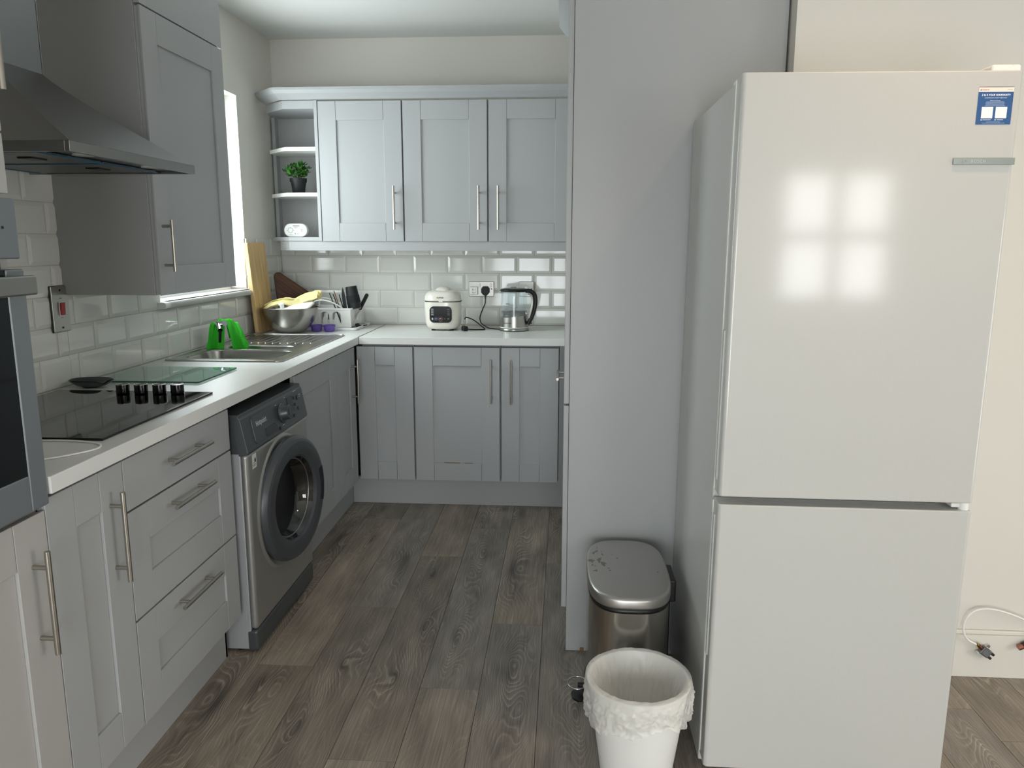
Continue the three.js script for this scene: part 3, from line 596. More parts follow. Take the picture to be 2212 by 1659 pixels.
// glass board, spoon rest, white cable on the worktop
{
  const g = thing('glass_board', 'clear green-edged glass chopping board lying beside the hob', 'chopping board', [0, HW, 0]);
  part('plate', extrude(roundRect(0.034, 0.424, 1.682, 2.002, 0.008), 0.005, 0.0008, 6).rotateX(Math.PI / 2).translate(0, 0.0085, 0), phys('#cfe9df', 0.02, { transmission: 0.9, thickness: 0.005, ior: 1.5, attenuationColor: new THREE.Color(0.25, 0.75, 0.6), attenuationDistance: 0.05 }), g);
  for (const [x, z] of [[0.055, 1.705], [0.402, 1.705], [0.055, 1.98], [0.402, 1.98]]) part('rubber_foot', disc(0.006, 0.0034, x, 0, z, 14), phys('#d8e4e0', 0.3), g);
}
{
  const g = thing('spoon_rest', 'dark grey ceramic spoon rest lying behind the hob', 'spoon rest', [0.088, HW, 2.078]);
  const f = (inner) => sheet((u, v) => {
    const a = u * Math.PI * 2, r = inner ? 1 - v : v;
    let R = 1; const notch = Math.exp(-Math.pow(((a - 0.62 + Math.PI) % (2 * Math.PI)) - Math.PI, 2) / 0.05);
    const rx = 0.074 * r * (inner ? 0.94 : 1), rz = 0.050 * r * (inner ? 0.94 : 1);
    const y = (inner ? 0.0045 : 0.001) + Math.pow(r, 3.2) * (0.0235 - 0.010 * notch) * (inner ? 0.97 : 1) + (r > 0.97 ? 0 : 0);
    return [Math.cos(a) * rx * R, y, Math.sin(a) * rz * R];
  }, 48, 12, true);
  part('dish', mergeVertices(mergeGeometries([f(false), f(true)])), std('#474c4e', 0.38), g);
  part('foot_ring', lathe([[0.0, 0.0003], [0.026, 0.0003], [0.028, 0.002], [0.0, 0.002]], 28), std('#474c4e', 0.5), g);
}
solo('charging_cable', tube([[0.30, HW + 0.003, 2.99], [0.42, HW + 0.003, 2.985], [0.516, HW + 0.003, 2.947], [0.566, HW + 0.003, 2.89], [0.583, HW + 0.003, 2.845], [0.560, HW + 0.003, 2.806], [0.49, HW + 0.003, 2.786], [0.404, HW + 0.003, 2.786], [0.28, HW + 0.003, 2.81]], 0.0024, 70), M.plasticWhite, 'thin white cable looped on the worktop next to the hob', 'cable');
// cooker switch on the left wall
{
  const g = thing('cooker_switch', 'tall steel switch plate with a red rocker on the tiled left wall', 'switch', [0.0005, 1.186, 2.080], QL);
  part('backing', bx(-0.044, 0.044, -0.077, 0.077, 0, 0.004, 0.002), M.black, g);
  part('plate', bx(-0.0435, 0.0435, -0.0755, 0.0755, 0.004, 0.0095, 0.003), M.steel, g);
  part('rocker_surround', bx(-0.012, 0.014, -0.022, 0.024, 0.0095, 0.0115, 0.001), M.white, g);
  part('rocker', bx(-0.010, 0.012, -0.0195, 0.0215, 0.0115, 0.017, 0.002).rotateX(0.05), M.red, g, 'red rocker switch');
  part('screw', [disc(0.0035, 0.002, 0, 0, 0, 12).rotateX(Math.PI / 2).translate(0, 0.062, 0.009), disc(0.0035, 0.002, 0, 0, 0, 12).rotateX(Math.PI / 2).translate(0, -0.062, 0.009)], M.black, g);
  part('marking', [bx(-0.006, -0.003, 0.034, 0.037, 0.0095, 0.0099), bx(-0.001, 0.002, 0.034, 0.037, 0.0095, 0.0099), bx(0.004, 0.007, 0.034, 0.037, 0.0095, 0.0099), bx(-0.003, 0.005, -0.030, -0.0285, 0.0095, 0.0099)], M.black, g);
}
// ------------------------------------------------------------------ sockets on the back wall
{
  const g = thing('double_socket', 'steel double socket with a black plug and a white adaptor beside the rice cooker', 'socket', [1.1905, 1.138, 0.0005]);
  part('plate', bx(-0.0735, 0.0735, -0.043, 0.043, 0.0005, 0.008, 0.003), M.brushed, g);
  for (const x of [-0.011, 0.055]) part('rocker', bx(x - 0.006, x + 0.006, 0.010, 0.032, 0.008, 0.0125, 0.0015), M.plasticWhite, g);
  part('screw', disc(0.004, 0.002, 0, 0, 0, 12).rotateX(Math.PI / 2).translate(0.060, 0.000, 0.0075), M.black, g);
  const a = thing('plug_adaptor', 'white square travel adaptor plugged into the steel double socket', 'adaptor', [1.148, 1.128, 0.009]);
  part('body', bx(-0.024, 0.024, -0.024, 0.024, 0, 0.018, 0.006, 3), M.plasticWhite, a);
  part('slots', [bx(-0.009, -0.007, 0.002, 0.011, 0.018, 0.0184), bx(-0.001, 0.001, 0.002, 0.011, 0.018, 0.0184), bx(0.007, 0.009, 0.002, 0.011, 0.018, 0.0184), bx(-0.001, 0.001, -0.005, 0.005, 0.018, 0.0184).rotateZ(0.6).translate(-0.007, -0.010, 0), bx(-0.001, 0.001, -0.005, 0.005, 0.018, 0.0184).rotateZ(-0.6).translate(0.007, -0.010, 0), bx(-0.001, 0.001, -0.016, -0.008, 0.018, 0.0184)], M.gap, a);
  const p = thing('power_plug', 'black kettle plug pushed into the steel double socket', 'plug', [1.2155, 1.128, 0.009]);
  const s = new THREE.Shape([[-0.024, 0.012], [-0.014, 0.025], [0.014, 0.025], [0.024, 0.012], [0.024, -0.010], [0.010, -0.026], [-0.010, -0.026], [-0.024, -0.010]].map((q) => new THREE.Vector2(...q)));
  part('body', extrude(s, 0.030, 0.004), M.blackSoft, p);
  part('cord_grip', cyl(0.006, 0.0038, [0, -0.024, 0.014], [0, -0.048, 0.016], 14), M.black, p);
  const h = thing('single_socket', 'steel single socket half hidden behind the kettle', 'socket', [1.4545, 1.138, 0.0005]);
  part('plate', bx(-0.0435, 0.0435, -0.0435, 0.0435, 0.0005, 0.008, 0.003), M.brushed, h);
  part('rocker', bx(-0.010, 0.010, 0.002, 0.018, 0.008, 0.0125, 0.0015), M.plasticWhite, h);
  part('screw', disc(0.004, 0.002, 0, 0, 0, 12).rotateX(Math.PI / 2).translate(0.030, 0, 0.0075), M.black, h);
}
// ------------------------------------------------------------------ rice cooker
{
  const g = thing('rice_cooker', 'cream rounded rice cooker with a black control panel', 'rice cooker', [1.001, HW, 0.232]);
  const R = 0.107;
  part('body', superLathe([[0, 0.006], [0.060, 0.006], [0.075, 0.008], [0.092, 0.020], [0.1005, 0.045], [0.104, 0.090], [0.1055, 0.158], [0.103, 0.160], [0, 0.160]], 3.0, 0.98, 0.98, 64), M.cream, g);
  part('seam', superLathe([[0.098, 0.159], [0.1032, 0.160], [0.1032, 0.1645], [0.098, 0.165]], 3.0, 0.98, 0.98, 64), M.gap, g);
  const lid = part('lid', superLathe([[0, 0.164], [0.1055, 0.164], [0.106, 0.170], [0.102, 0.190], [0.093, 0.207], [0.078, 0.217], [0.055, 0.222], [0.03, 0.2245], [0, 0.225]], 3.0, 0.98, 0.98, 64), M.cream, g);
  part('steam_cap', superLathe([[0.052, 0.216], [0.050, 0.222], [0.036, 0.234], [0.018, 0.240], [0, 0.241]], 2.2, 0.98, 0.98, 40).translate(0.004, 0, 0.012), M.cream, lid);
  part('lid_button', bx(-0.011, 0.011, 0.1615, 0.1675, 0.1015, 0.1045, 0.001), M.white, lid);
  part('lid_latch', bx(0.1, 0.106, 0.176, 0.202, -0.012, 0.012, 0.002), M.cream, lid);
  part('brand_lettering', text('SUPOR', 0.0085, 0.0006).rotateX(-0.17).translate(-0.003, 0.1845, 0.1008), M.gap, lid);
  const pm = canvasMat(256, 176, (c, w, h) => {
    c.fillStyle = '#07090c'; c.fillRect(0, 0, w, h); c.fillStyle = '#aab3b9';
    for (let i = 0; i < 4; i++) { c.fillRect(18, 26 + i * 20, 28, 9); c.fillStyle = '#6f787e'; c.fillRect(204, 28 + i * 20, 28, 6); c.fillStyle = '#aab3b9'; }
    c.strokeStyle = '#b5605c'; c.lineWidth = 3; c.beginPath(); c.ellipse(124, 134, 26, 18, 0, 0, 7); c.stroke(); c.strokeStyle = '#5e7fae'; c.beginPath(); c.ellipse(72, 134, 20, 16, 0, 0, 7); c.stroke();
    c.fillStyle = '#cfd6da'; c.fillRect(64, 130, 18, 7); c.fillRect(112, 130, 24, 7); c.fillRect(26, 124, 14, 20); c.fillStyle = '#7c858b'; c.fillRect(168, 131, 14, 6); c.fillRect(206, 126, 20, 5); c.fillRect(206, 136, 20, 5); c.fillRect(116, 158, 8, 6); c.fillRect(132, 158, 8, 6);
  }, 0.08);
  part('control_panel', (() => { const q = extrude(roundRect(-0.0625, 0.0605, 0.048, 0.138, 0.024), 0.004, 0.001, 10).translate(0, 0, 0.0998); const p = q.attributes.position, uv = q.attributes.uv; for (let i = 0; i < p.count; i++) uv.setXY(i, (p.getX(i) + 0.0625) / 0.123, (p.getY(i) - 0.048) / 0.09); return q; })(), pm, g, 'glossy black touch panel with printed functions');
  part('foot', [disc(0.012, 0.006, -0.05, 0, 0.05), disc(0.012, 0.006, 0.05, 0, 0.05), disc(0.012, 0.006, -0.05, 0, -0.05), disc(0.012, 0.006, 0.05, 0, -0.05)], M.gap, g);
}
// its cord and plug lying on the worktop
{
  const g = thing('power_lead', 'black rice cooker lead with its plug lying loose on the worktop', 'cord', [0, HW, 0]);
  part('cable', tube([[1.112, 0.055, 0.18], [1.125, 0.066, 0.20], [1.17, 0.052, 0.22], [1.215, 0.020, 0.235], [1.235, 0.005, 0.245], [1.205, 0.004, 0.262], [1.165, 0.005, 0.268], [1.135, 0.010, 0.285]], 0.0032, 60), M.black, g);
  part('plug_body', bx(-0.014, 0.014, 0, 0.026, -0.018, 0.018, 0.005).rotateY(0.5).translate(1.128, 0.001, 0.302), M.blackSoft, g);
  part('plug_pin', [cyl(0.002, 0.002, [1.120, 0.026, 0.300], [1.110, 0.040, 0.303], 8), cyl(0.002, 0.002, [1.130, 0.026, 0.306], [1.122, 0.041, 0.309], 8)], M.brass, g);
}
// ------------------------------------------------------------------ kettle
{
  const g = thing('kettle', 'clear glass and steel electric kettle with a black curved handle', 'kettle', [1.399, HW, 0.243]);
  part('power_base', [lathe([[0, 0.0], [0.080, 0.0], [0.082, 0.003], [0.082, 0.012], [0.079, 0.016], [0, 0.016]], 48)], M.steel, g);
  part('base_rim', lathe([[0.0821, 0.0], [0.0826, 0.0], [0.0826, 0.0035], [0.0821, 0.0035]], 48), M.black, g);
  // steel lower body with a slanting top edge
  part('steel_body', mergeVertices(sheet((u, v) => { const a = u * Math.PI * 2, top = 0.080 + 0.008 * Math.cos(a), y = 0.019 + (top - 0.019) * v, r = 0.0795 - 0.0035 * v; return [Math.cos(a) * r, y, Math.sin(a) * r]; }, 56, 6, true)), M.steel, g);
  part('body_band', lathe([[0.0795, 0.017], [0.0808, 0.018], [0.0808, 0.021], [0.0795, 0.022]], 48), M.white, g);
  part('glass_body', lathe([[0.0745, 0.070], [0.0740, 0.12], [0.0715, 0.165], [0.0705, 0.19], [0.0725, 0.212], [0.0755, 0.222]], 56), phys('#f6fbfc', 0.05, { transmission: 0.9, thickness: 0, side: THREE.DoubleSide }), g);
  part('water', lathe([[0, 0.050], [0.0715, 0.050], [0.0712, 0.110], [0, 0.110]], 48), phys('#f0f6f8', 0.02, { transmission: 1, thickness: 0.1, ior: 1.33 }), g);
  part('collar', lathe([[0.0765, 0.216], [0.0782, 0.220], [0.0782, 0.226], [0.070, 0.230], [0.0655, 0.2305]], 48), M.black, g);
  part('lid', lathe([[0.066, 0.2305], [0.060, 0.234], [0.03, 0.2365], [0, 0.237]], 40), M.brushed, g);
  part('lid_knob', bx(-0.02, 0.012, 0.236, 0.242, -0.01, 0.01, 0.003), M.brushed, g);
  part('spout', [new THREE.ConeGeometry(0.016, 0.03, 16).rotateZ(Math.PI * 0.62).translate(-0.078, 0.214, 0.004)], phys('#e3edf0', 0.04, { transmission: 0.93, thickness: 0 }), g);
  const hs = [[0.066, 0.222, 0.03], [0.088, 0.221, 0.034], [0.112, 0.206, 0.038], [0.120, 0.170, 0.04], [0.113, 0.120, 0.04], [0.098, 0.075, 0.038], [0.078, 0.040, 0.034]];
  const curve = new THREE.CatmullRomCurve3(hs.map((p) => V(...p)));
  part('handle', tube(hs, 0.0115, 50, 14), M.black, g, 'thick black curved handle');
  part('handle_inlay', tube([[0.078, 0.209, 0.042], [0.096, 0.200, 0.046], [0.1035, 0.168, 0.050], [0.099, 0.125, 0.050], [0.085, 0.075, 0.046]], 0.0065, 40, 10), M.steel, g, 'bright steel strip inside the handle');
  part('switch', bx(0.083, 0.100, 0.040, 0.046, 0.016, 0.032, 0.002), M.black, g);
  part('lettering', [text('MAX', 0.007, 0.0005).translate(-0.030, 0.152, 0.0655), bx(-0.046, -0.030, 0.1235, 0.1245, 0.0640, 0.0645)], M.gap, g);
  part('brand_lettering', text('Russell Hobbs', 0.0055, 0.0005, fontThin).rotateY(-0.42).translate(-0.032, 0.046, 0.0712), M.gap, g);
  solo('black_cable', tube([[1.2155, 1.080, 0.0255], [1.214, 1.055, 0.028], [1.200, 1.02, 0.04], [1.187, 0.975, 0.06], [1.196, 0.948, 0.09], [1.230, 0.931, 0.14], [1.26, 0.9265, 0.19], [1.29, 0.9265, 0.215], [1.3160, 0.9270, 0.23]], 0.0032, 80), M.black, 'black kettle cord hanging from the double socket', 'cord');
}
// ------------------------------------------------------------------ things on the open shelves
{
  const g = thing('potted_plant', 'small artificial leafy green plant in a black pot on the open shelf', 'plant', [0.193, 1.6705, 0.205]);
  part('pot', lathe([[0, 0.001], [0.033, 0.001], [0.041, 0.062], [0.0455, 0.063], [0.047, 0.083], [0.044, 0.083], [0.042, 0.066], [0, 0.066]], 36), M.blackSoft, g);
  part('soil', disc(0.042, 0.006, 0, 0.066, 0), M.soil, g);
  const lg = (() => { const s = new THREE.Shape(); s.moveTo(0, 0); s.quadraticCurveTo(0.016, 0.012, 0.0045, 0.025); s.lineTo(0, 0.030); s.lineTo(-0.0045, 0.025); s.quadraticCurveTo(-0.016, 0.012, 0, 0); const q = new THREE.ShapeGeometry(s, 5), p = q.attributes.position; for (let i = 0; i < p.count; i++) p.setZ(i, Math.abs(p.getX(i)) * 0.45 - p.getY(i) * p.getY(i) * 9); q.computeVertexNormals(); return q; })();
  for (let i = 0; i < 20; i++) {
    const a = i * 2.4 + rr(-0.3, 0.3), r0 = rr(0.004, 0.028), lean = rr(0.008, 0.046), h = rr(0.05, 0.102) - lean * 0.6;
    const top = [Math.cos(a) * (r0 + lean), 0.072 + h, Math.sin(a) * (r0 + lean)];
    part('stem', tube([[Math.cos(a) * r0, 0.068, Math.sin(a) * r0], [Math.cos(a) * (r0 + lean * 0.35), 0.07 + h * 0.55, Math.sin(a) * (r0 + lean * 0.35)], top], 0.0013, 6, 5), M.stem, g);
    for (let k = 0; k < 7; k++) {
      const l = part('leaf', lg, rnd() < 0.5 ? M.leaf : M.leaf2, g); const f = k < 4 ? 1 : 0.55;
      l.position.set(top[0] * (k < 4 ? 1 : 0.8), k < 4 ? top[1] : 0.072 + h * f, top[2] * (k < 4 ? 1 : 0.8));
      l.rotation.set(0, k * 1.7 + a, 0); l.rotateX(rr(0.8, 1.75)); l.scale.setScalar(rr(0.8, 1.2));
    }
  }
}
{
  const g = thing('carbon_monoxide_alarm', 'white oval alarm with a round test button standing on the lowest open shelf', 'alarm', [0.178, 1.4335, 0.215]);
  const m = canvasMat(256, 146, (c, w, h) => {
    c.fillStyle = '#ecece8'; c.fillRect(0, 0, w, h); c.strokeStyle = '#555'; c.lineWidth = 3; c.beginPath(); c.arc(72, 72, 27, 0, 7); c.stroke(); c.fillStyle = '#666'; c.fillRect(30, 72, 14, 3); c.fillRect(100, 72, 14, 3);
    c.fillRect(100, 22, 74, 7); c.fillStyle = '#999'; c.fillRect(114, 34, 40, 3); c.fillRect(114, 40, 46, 3); c.fillRect(114, 46, 30, 3); c.strokeStyle = '#666'; c.lineWidth = 2; c.strokeRect(200, 60, 12, 26); c.strokeRect(188, 62, 8, 22);
    c.font = '16px sans-serif'; c.fillStyle = '#777'; c.fillText('CE', 146, 116); c.fillRect(120, 104, 10, 10); c.fillRect(58, 120, 36, 3);
  }, 0.4);
  const q = extrude(roundRect(-0.066, 0.066, 0.0005, 0.0745, 0.0365), 0.032, 0.005, 16), p = q.attributes.position, uv = q.attributes.uv;
  for (let i = 0; i < p.count; i++) uv.setXY(i, (p.getX(i) + 0.066) / 0.132, p.getY(i) / 0.0745);
  part('case', q, m, g); part('test_button', new THREE.TorusGeometry(0.0135, 0.0008, 6, 36).translate(-0.029, 0.0375, 0.032), M.greyPrint, g);
}
// ------------------------------------------------------------------ boards, bowl and dish rack in the corner
{
  const b = extrude(roundRect(-0.120, 0.120, 0, 0.478, 0.012), 0.020, 0.002, 6);
  const p = b.attributes.position, uv = b.attributes.uv; for (let i = 0; i < p.count; i++) uv.setXY(i, p.getX(i) * 4, p.getY(i) * 1.6);
  const m = solo('bamboo_board', b, M.bamboo, 'large pale bamboo chopping board leaning on the tiled left wall', 'chopping board');
  m.rotation.order = 'YXZ'; m.rotation.set(-0.075, Math.PI / 2, 0); m.position.set(0.0405, HW + 0.002, 0.435);
  part('stamp', bx(0.0995, 0.1055, 0.43, 0.455, 0.0185, 0.0205).translate(0.013, 0, -0.003), M.gap, m);
  const s = new THREE.Shape(); s.moveTo(-0.02, 0.0); s.lineTo(-0.038, 0.285); s.quadraticCurveTo(-0.038, 0.317, -0.006, 0.312); s.lineTo(0.150, 0.200); s.quadraticCurveTo(0.168, 0.184, 0.164, 0.165); s.lineTo(0.135, 0.0);
  const w = extrude(s, 0.018, 0.003, 8), q = w.attributes.position, u2 = w.attributes.uv;
  for (let i = 0; i < q.count; i++) { const x = q.getX(i), y = q.getY(i); u2.setXY(i, (x * 0.6 + y * 0.8) * 5, (x * 0.8 - y * 0.6) * 1.5); }
  const d = solo('walnut_board', w, M.walnut, 'dark walnut serving board with slanted top propped behind the steel bowl', 'chopping board');
  d.rotation.order = 'YXZ'; d.rotation.set(-0.12, 0.55, 0); d.position.set(0.078, HW + 0.003, 0.225);
}
{
  const g = thing('mixing_bowl', 'large brushed steel mixing bowl standing beside the drainer', 'bowl', [0.203, HW, 0.458]);
  part('shell', lathe([[0, 0.003], [0.055, 0.003], [0.075, 0.010], [0.105, 0.034], [0.130, 0.070], [0.145, 0.105], [0.1515, 0.136], [0.157, 0.1375], [0.157, 0.139], [0.150, 0.1385], [0.143, 0.107], [0.128, 0.073], [0.103, 0.038], [0.073, 0.014], [0, 0.006]], 64).scale(0.965, 1, 0.965), std('#aba8a2', 0.27, { metalness: 1 }), g);
  part('foot', lathe([[0, 0], [0.050, 0], [0.056, 0.0035], [0, 0.0035]], 40), M.steel, g);
  const L = thing('pan_lid', 'white plastic lid with a knob lying tilted in the steel bowl', 'lid', [0.229, HW + 0.138, 0.478]); L.rotation.set(0.22, 0, 0.12);
  part('plate', superLathe([[0, 0.004], [0.090, 0.001], [0.098, -0.004], [0.102, -0.004], [0.103, 0.002], [0.094, 0.008], [0, 0.013]], 4.5, 1.0, 0.8, 48), M.plasticWhite, L);
  part('knob', lathe([[0, 0.040], [0.013, 0.039], [0.016, 0.034], [0.011, 0.024], [0.012, 0.010], [0, 0.010]], 24).translate(-0.05, 0, 0.03), M.plasticWhite, L);
  // bunched yellow cloth
  const gl = thing('yellow_cloth', 'pale yellow cloth bunched over the lid in the steel bowl', 'cloth', [0.201, HW, 0.458]);
  const ly = (off, v0, v1, sh) => sheet((u, v) => {
    const w = v0 + (v1 - v0) * v, t = u;
    const rise = 0.140 + 0.040 * Math.pow(Math.sin(Math.min(1, t * 1.9) * Math.PI / 2), 0.8) - 0.014 * Math.exp(-Math.pow((t - 0.55) / 0.12, 2)) + 0.030 * Math.pow(Math.max(0, t - 0.5) * 2, 1.2);
    const fold = 0.006 * Math.sin(w * 26 + t * 5 + sh) * (0.4 + t) + 0.008 * noise.noise(t * 5, w * 5, sh) + 0.003 * noise.noise(t * 14, w * 9, sh + 3);
    const edge = -0.020 * Math.pow(Math.max(0, w - 0.75) * 4, 2) - 0.012 * Math.pow(Math.max(0, 0.2 - w) * 5, 2);
    return [-0.136 + 0.285 * t + 0.006 * Math.sin(w * 19 + sh), rise + fold + edge + off, -0.085 + 0.115 * w * (0.55 + 0.45 * Math.sin(Math.min(1, t * 1.3 + 0.12) * Math.PI)) + 0.03 * (1 - t)];
  }, 60, 40);
  M.yellow.side = THREE.DoubleSide;
  part('fold', [ly(0, 0, 1, 0.4), ly(-0.010, 0.05, 0.95, 2.1), ly(0.008, 0.2, 0.8, 4.2)], M.yellow, gl);
  part('hem', [0.0, 1, 2].map((k) => tube([[0.146, 0.188 + k * 0.008, -0.075 + k * 0.004], [0.150, 0.184 + k * 0.009, -0.05], [0.148, 0.186 + k * 0.006, -0.02 - k * 0.004]], 0.0045, 14, 8)), M.yellow, gl, 'thick folded hem of the yellow cloth');
}
{ // dish rack: tray, basket with arched openings, plate hoops
  const t = thing('drip_tray', 'white plastic drip tray under the dish rack', 'tray', [0, HW, 0]);
  part('floor', extrude(roundRect(0.225, 0.527, 0.020, 0.342, 0.02), 0.004, 0.001).rotateX(Math.PI / 2).translate(0, 0.0045, 0), M.plasticWhite, t);
  const rim = roundRect(0.222, 0.530, 0.017, 0.345, 0.022); rim.holes.push(roundRect(0.229, 0.523, 0.024, 0.338, 0.018, new THREE.Path()));
  part('rim', extrude(rim, 0.012, 0.0015).rotateX(Math.PI / 2).translate(0, 0.0165, 0), M.plasticWhite, t);
  const g = thing('dish_rack', 'white plastic dish rack with arched openings in its side', 'dish rack', [0, HW + 0.010, 0]);
  const H = 0.104, X0 = 0.235, X1 = 0.486, Z0 = 0.055, Z1 = 0.296, tp = 0.011; // tapers towards its foot
  function wall(len, openings) { // flat wall with openings, local x along, y up
    const s = roundRect(0, len, 0, H - 0.004, 0.004); for (const o of openings) s.holes.push(o); return extrude(s, 0.0035, 0.0006, 10);
  }
  const arch = (x, w, y0, y1) => { const p = new THREE.Path(), r = w / 2, q = 0.0115; p.moveTo(x, y0); p.lineTo(x, y1 - r); p.absarc(x + r, y1 - r, r, Math.PI, 0, true); p.lineTo(x + w, y0); p.lineTo(x + w - (w - 2 * q) / 2, y0); p.lineTo(x + w - (w - 2 * q) / 2, y1 - 2 * r + q); p.absarc(x + r, y1 - 2 * r + q, q, 0, Math.PI, false); p.lineTo(x + r - q, y0); p.lineTo(x, y0); return p; };
  const f = part('front_wall', wall(X1 - X0, [0, 1, 2].map((i) => arch(0.0135 + i * 0.0655, 0.050, 0.022, 0.090))), M.plasticWhite, g); f.position.set(X0, 0.002, Z1 - tp); f.rotation.x = tp / H;
  const b = part('rear_wall', wall(X1 - X0, [0, 1, 2].map((i) => arch(0.0135 + i * 0.0655, 0.050, 0.022, 0.090))), M.plasticWhite, g); b.position.set(X0, 0.002, Z0 + tp); b.rotation.x = -tp / H;
  const slot = (x, w, y0, y1) => roundRect(x, x + w, y0, y1, w / 2.01, new THREE.Path());
  const e = part('end_wall', wall(Z1 - Z0 - 0.01, [slot(0.05, 0.012, 0.03, 0.085), slot(0.085, 0.007, 0.02, 0.088), slot(0.115, 0.007, 0.02, 0.088), slot(0.145, 0.012, 0.03, 0.085), slot(0.18, 0.007, 0.02, 0.088)]), M.plasticWhite, g); e.position.set(X1 - tp - 0.002, 0.002, Z1 - 0.005); e.rotation.y = Math.PI / 2; e.rotation.order = 'YXZ'; e.rotation.x = tp / H;
  const e2 = part('end_wall', wall(Z1 - Z0 - 0.01, []), M.plasticWhite, g); e2.position.set(X0 + 0.006, 0.002, Z1 - 0.005); e2.rotation.y = Math.PI / 2;
  const rs = roundRect(X0 - 0.006, X1 + 0.008, Z0 - 0.006, Z1 + 0.006, 0.016); rs.holes.push(roundRect(X0 + 0.004, X1 - 0.003, Z0 + 0.005, Z1 - 0.005, 0.012, new THREE.Path()));
  part('top_rim', extrude(rs, 0.010, 0.0025).rotateX(Math.PI / 2).translate(0, H + 0.006, 0), M.plasticWhite, g);
  part('bottom_grid', bx(X0 + 0.012, X1 - 0.014, 0.001, 0.004, Z0 + 0.012, Z1 - 0.012), M.plasticWhite, g);
  for (const [z, dx] of [[0.272, 0.0], [0.110, -0.035]]) part('plate_hoop', tube([[0.435 + dx, H + 0.004, z], [0.395 + dx, H + 0.028, z], [0.35 + dx, H + 0.045, z], [0.30 + dx, H + 0.048, z - 0.004], [0.262 + dx * 0.3, H + 0.030, z - 0.006], [0.255 + dx * 0.2, H + 0.004, z - 0.006]], 0.0042, 50, 10), M.plasticWhite, g);
  const y = HW + 0.016;
  const tum = thing('tumbler', 'black travel tumbler standing upside down and tilted in the rack', 'tumbler', [0.495, HW + 0.114, 0.235]); tum.rotation.set(0, 0, 0.14);
  part('body', lathe([[0, 0], [0.036, 0], [0.037, 0.004], [0.0365, 0.032], [0.0375, 0.034], [0.036, 0.075], [0.0345, 0.078], [0.0315, 0.123], [0.029, 0.126], [0, 0.126]], 40), M.blackSoft, tum);
  part('grip_band', lathe([[0.0372, 0.034], [0.0382, 0.036], [0.0368, 0.073], [0.0358, 0.075]], 40), std('#16191d', 0.8), tum);
  part('lip', lathe([[0, -0.003], [0.034, -0.003], [0.0362, 0.0], [0, 0.0]], 36), M.chrome, tum);
  // cutlery standing in the rack
  const kn = thing('kitchen_knife', 'black bladed knife standing point up in the dish rack', 'knife', [0.455, y + 0.012, 0.258]); kn.rotation.set(0, 0, 0.10);
  part('blade', extrude((() => { const s = new THREE.Shape(); s.moveTo(-0.009, 0.075); s.lineTo(-0.010, 0.155); s.quadraticCurveTo(-0.009, 0.185, 0.002, 0.208); s.quadraticCurveTo(0.009, 0.18, 0.010, 0.150); s.lineTo(0.011, 0.075); return s; })(), 0.002, 0.0004), M.blackSoft, kn);
  part('grip', bx(-0.009, 0.011, 0.0, 0.085, -0.005, 0.007, 0.004), M.black, kn);
  const sp = thing('spatula', 'black flat-handled utensil leaning right in the dish rack', 'utensil', [0.466, y + 0.012, 0.180]); sp.rotation.set(0, 0, -0.50);
  part('grip', extrude(roundRect(-0.0105, 0.0105, 0.085, 0.190, 0.0102), 0.011, 0.003).translate(0, 0, -0.005), M.black, sp);
  part('shaft', cyl(0.004, 0.004, [0, 0.0, 0], [0, 0.09, 0], 10), M.steel, sp);
  const sticks = [[0.425, 0.266, -0.010, 0.36, 0.180, M.black, 'thin black chopstick leaning left at the front of the rack'], [0.437, 0.260, 0, 0.33, 0.172, M.black, 'black fork handle leaning left beside the wooden chopstick'], [0.440, 0.252, 0, 0.30, 0.190, std('#8b6238', 0.6), 'brown wooden chopstick standing in the dish rack'], [0.452, 0.244, 0, 0.25, 0.165, M.blackSoft, 'short black utensil handle beside the knife'], [0.462, 0.165, 0, -0.56, 0.175, M.black, 'slim black handle leaning right beyond the spatula'], [0.466, 0.200, 0, -0.44, 0.135, M.steel, 'steel spoon handle leaning right beside the tumbler']];
  for (const [x, z, rx, rz, len, m, label] of sticks) {
    const s = solo('utensil_handle', [cyl(0.0036, 0.0026, [0, 0, 0], [0, len, 0], 10), new THREE.SphereGeometry(0.0026, 8, 6).translate(0, len, 0)], m, label, 'utensil');
    s.position.set(x, y + 0.016, z); s.rotation.set(rx, 0, rz);
  }
  for (const [x, z, k] of [[0.319, 0.386, 0], [0.390, 0.383, 1]]) {
    const c = thing('plastic_tub', k ? 'empty small purple plastic tub in front of the dish rack' : 'small purple plastic tub holding a brown morsel in front of the dish rack', 'tub', [x, HW, z]);
    part('wall', lathe([[0, 0.0015], [0.026, 0.0015], [0.0275, 0.004], [0.0305, 0.026], [0.033, 0.0265], [0.0335, 0.036], [0.0325, 0.036], [0.0318, 0.0285], [0.0293, 0.028], [0.0263, 0.006], [0, 0.004]], 36), M.purple, c);
    if (!k) { const d = solo('food_morsel', new THREE.IcosahedronGeometry(0.0105, 2).scale(1.15, 0.8, 1), M.brown, 'small brown morsel inside the purple tub', 'food'); d.position.set(x - 0.002, HW + 0.0135, z + 0.002); }
  }
  const cl = thing('peg', 'small black clip lying on the drip tray by the rack', 'clip', [0.508, HW + 0.006, 0.205]);
  part('jaw', [bx(-0.018, 0.018, 0, 0.012, -0.010, 0.010, 0.003), bx(-0.02, 0.004, 0.011, 0.022, -0.008, 0.008, 0.003).rotateZ(0.12), cyl(0.003, 0.003, [0.014, 0.006, 0], [0.038, 0.010, -0.03], 8)], M.black, cl);
}
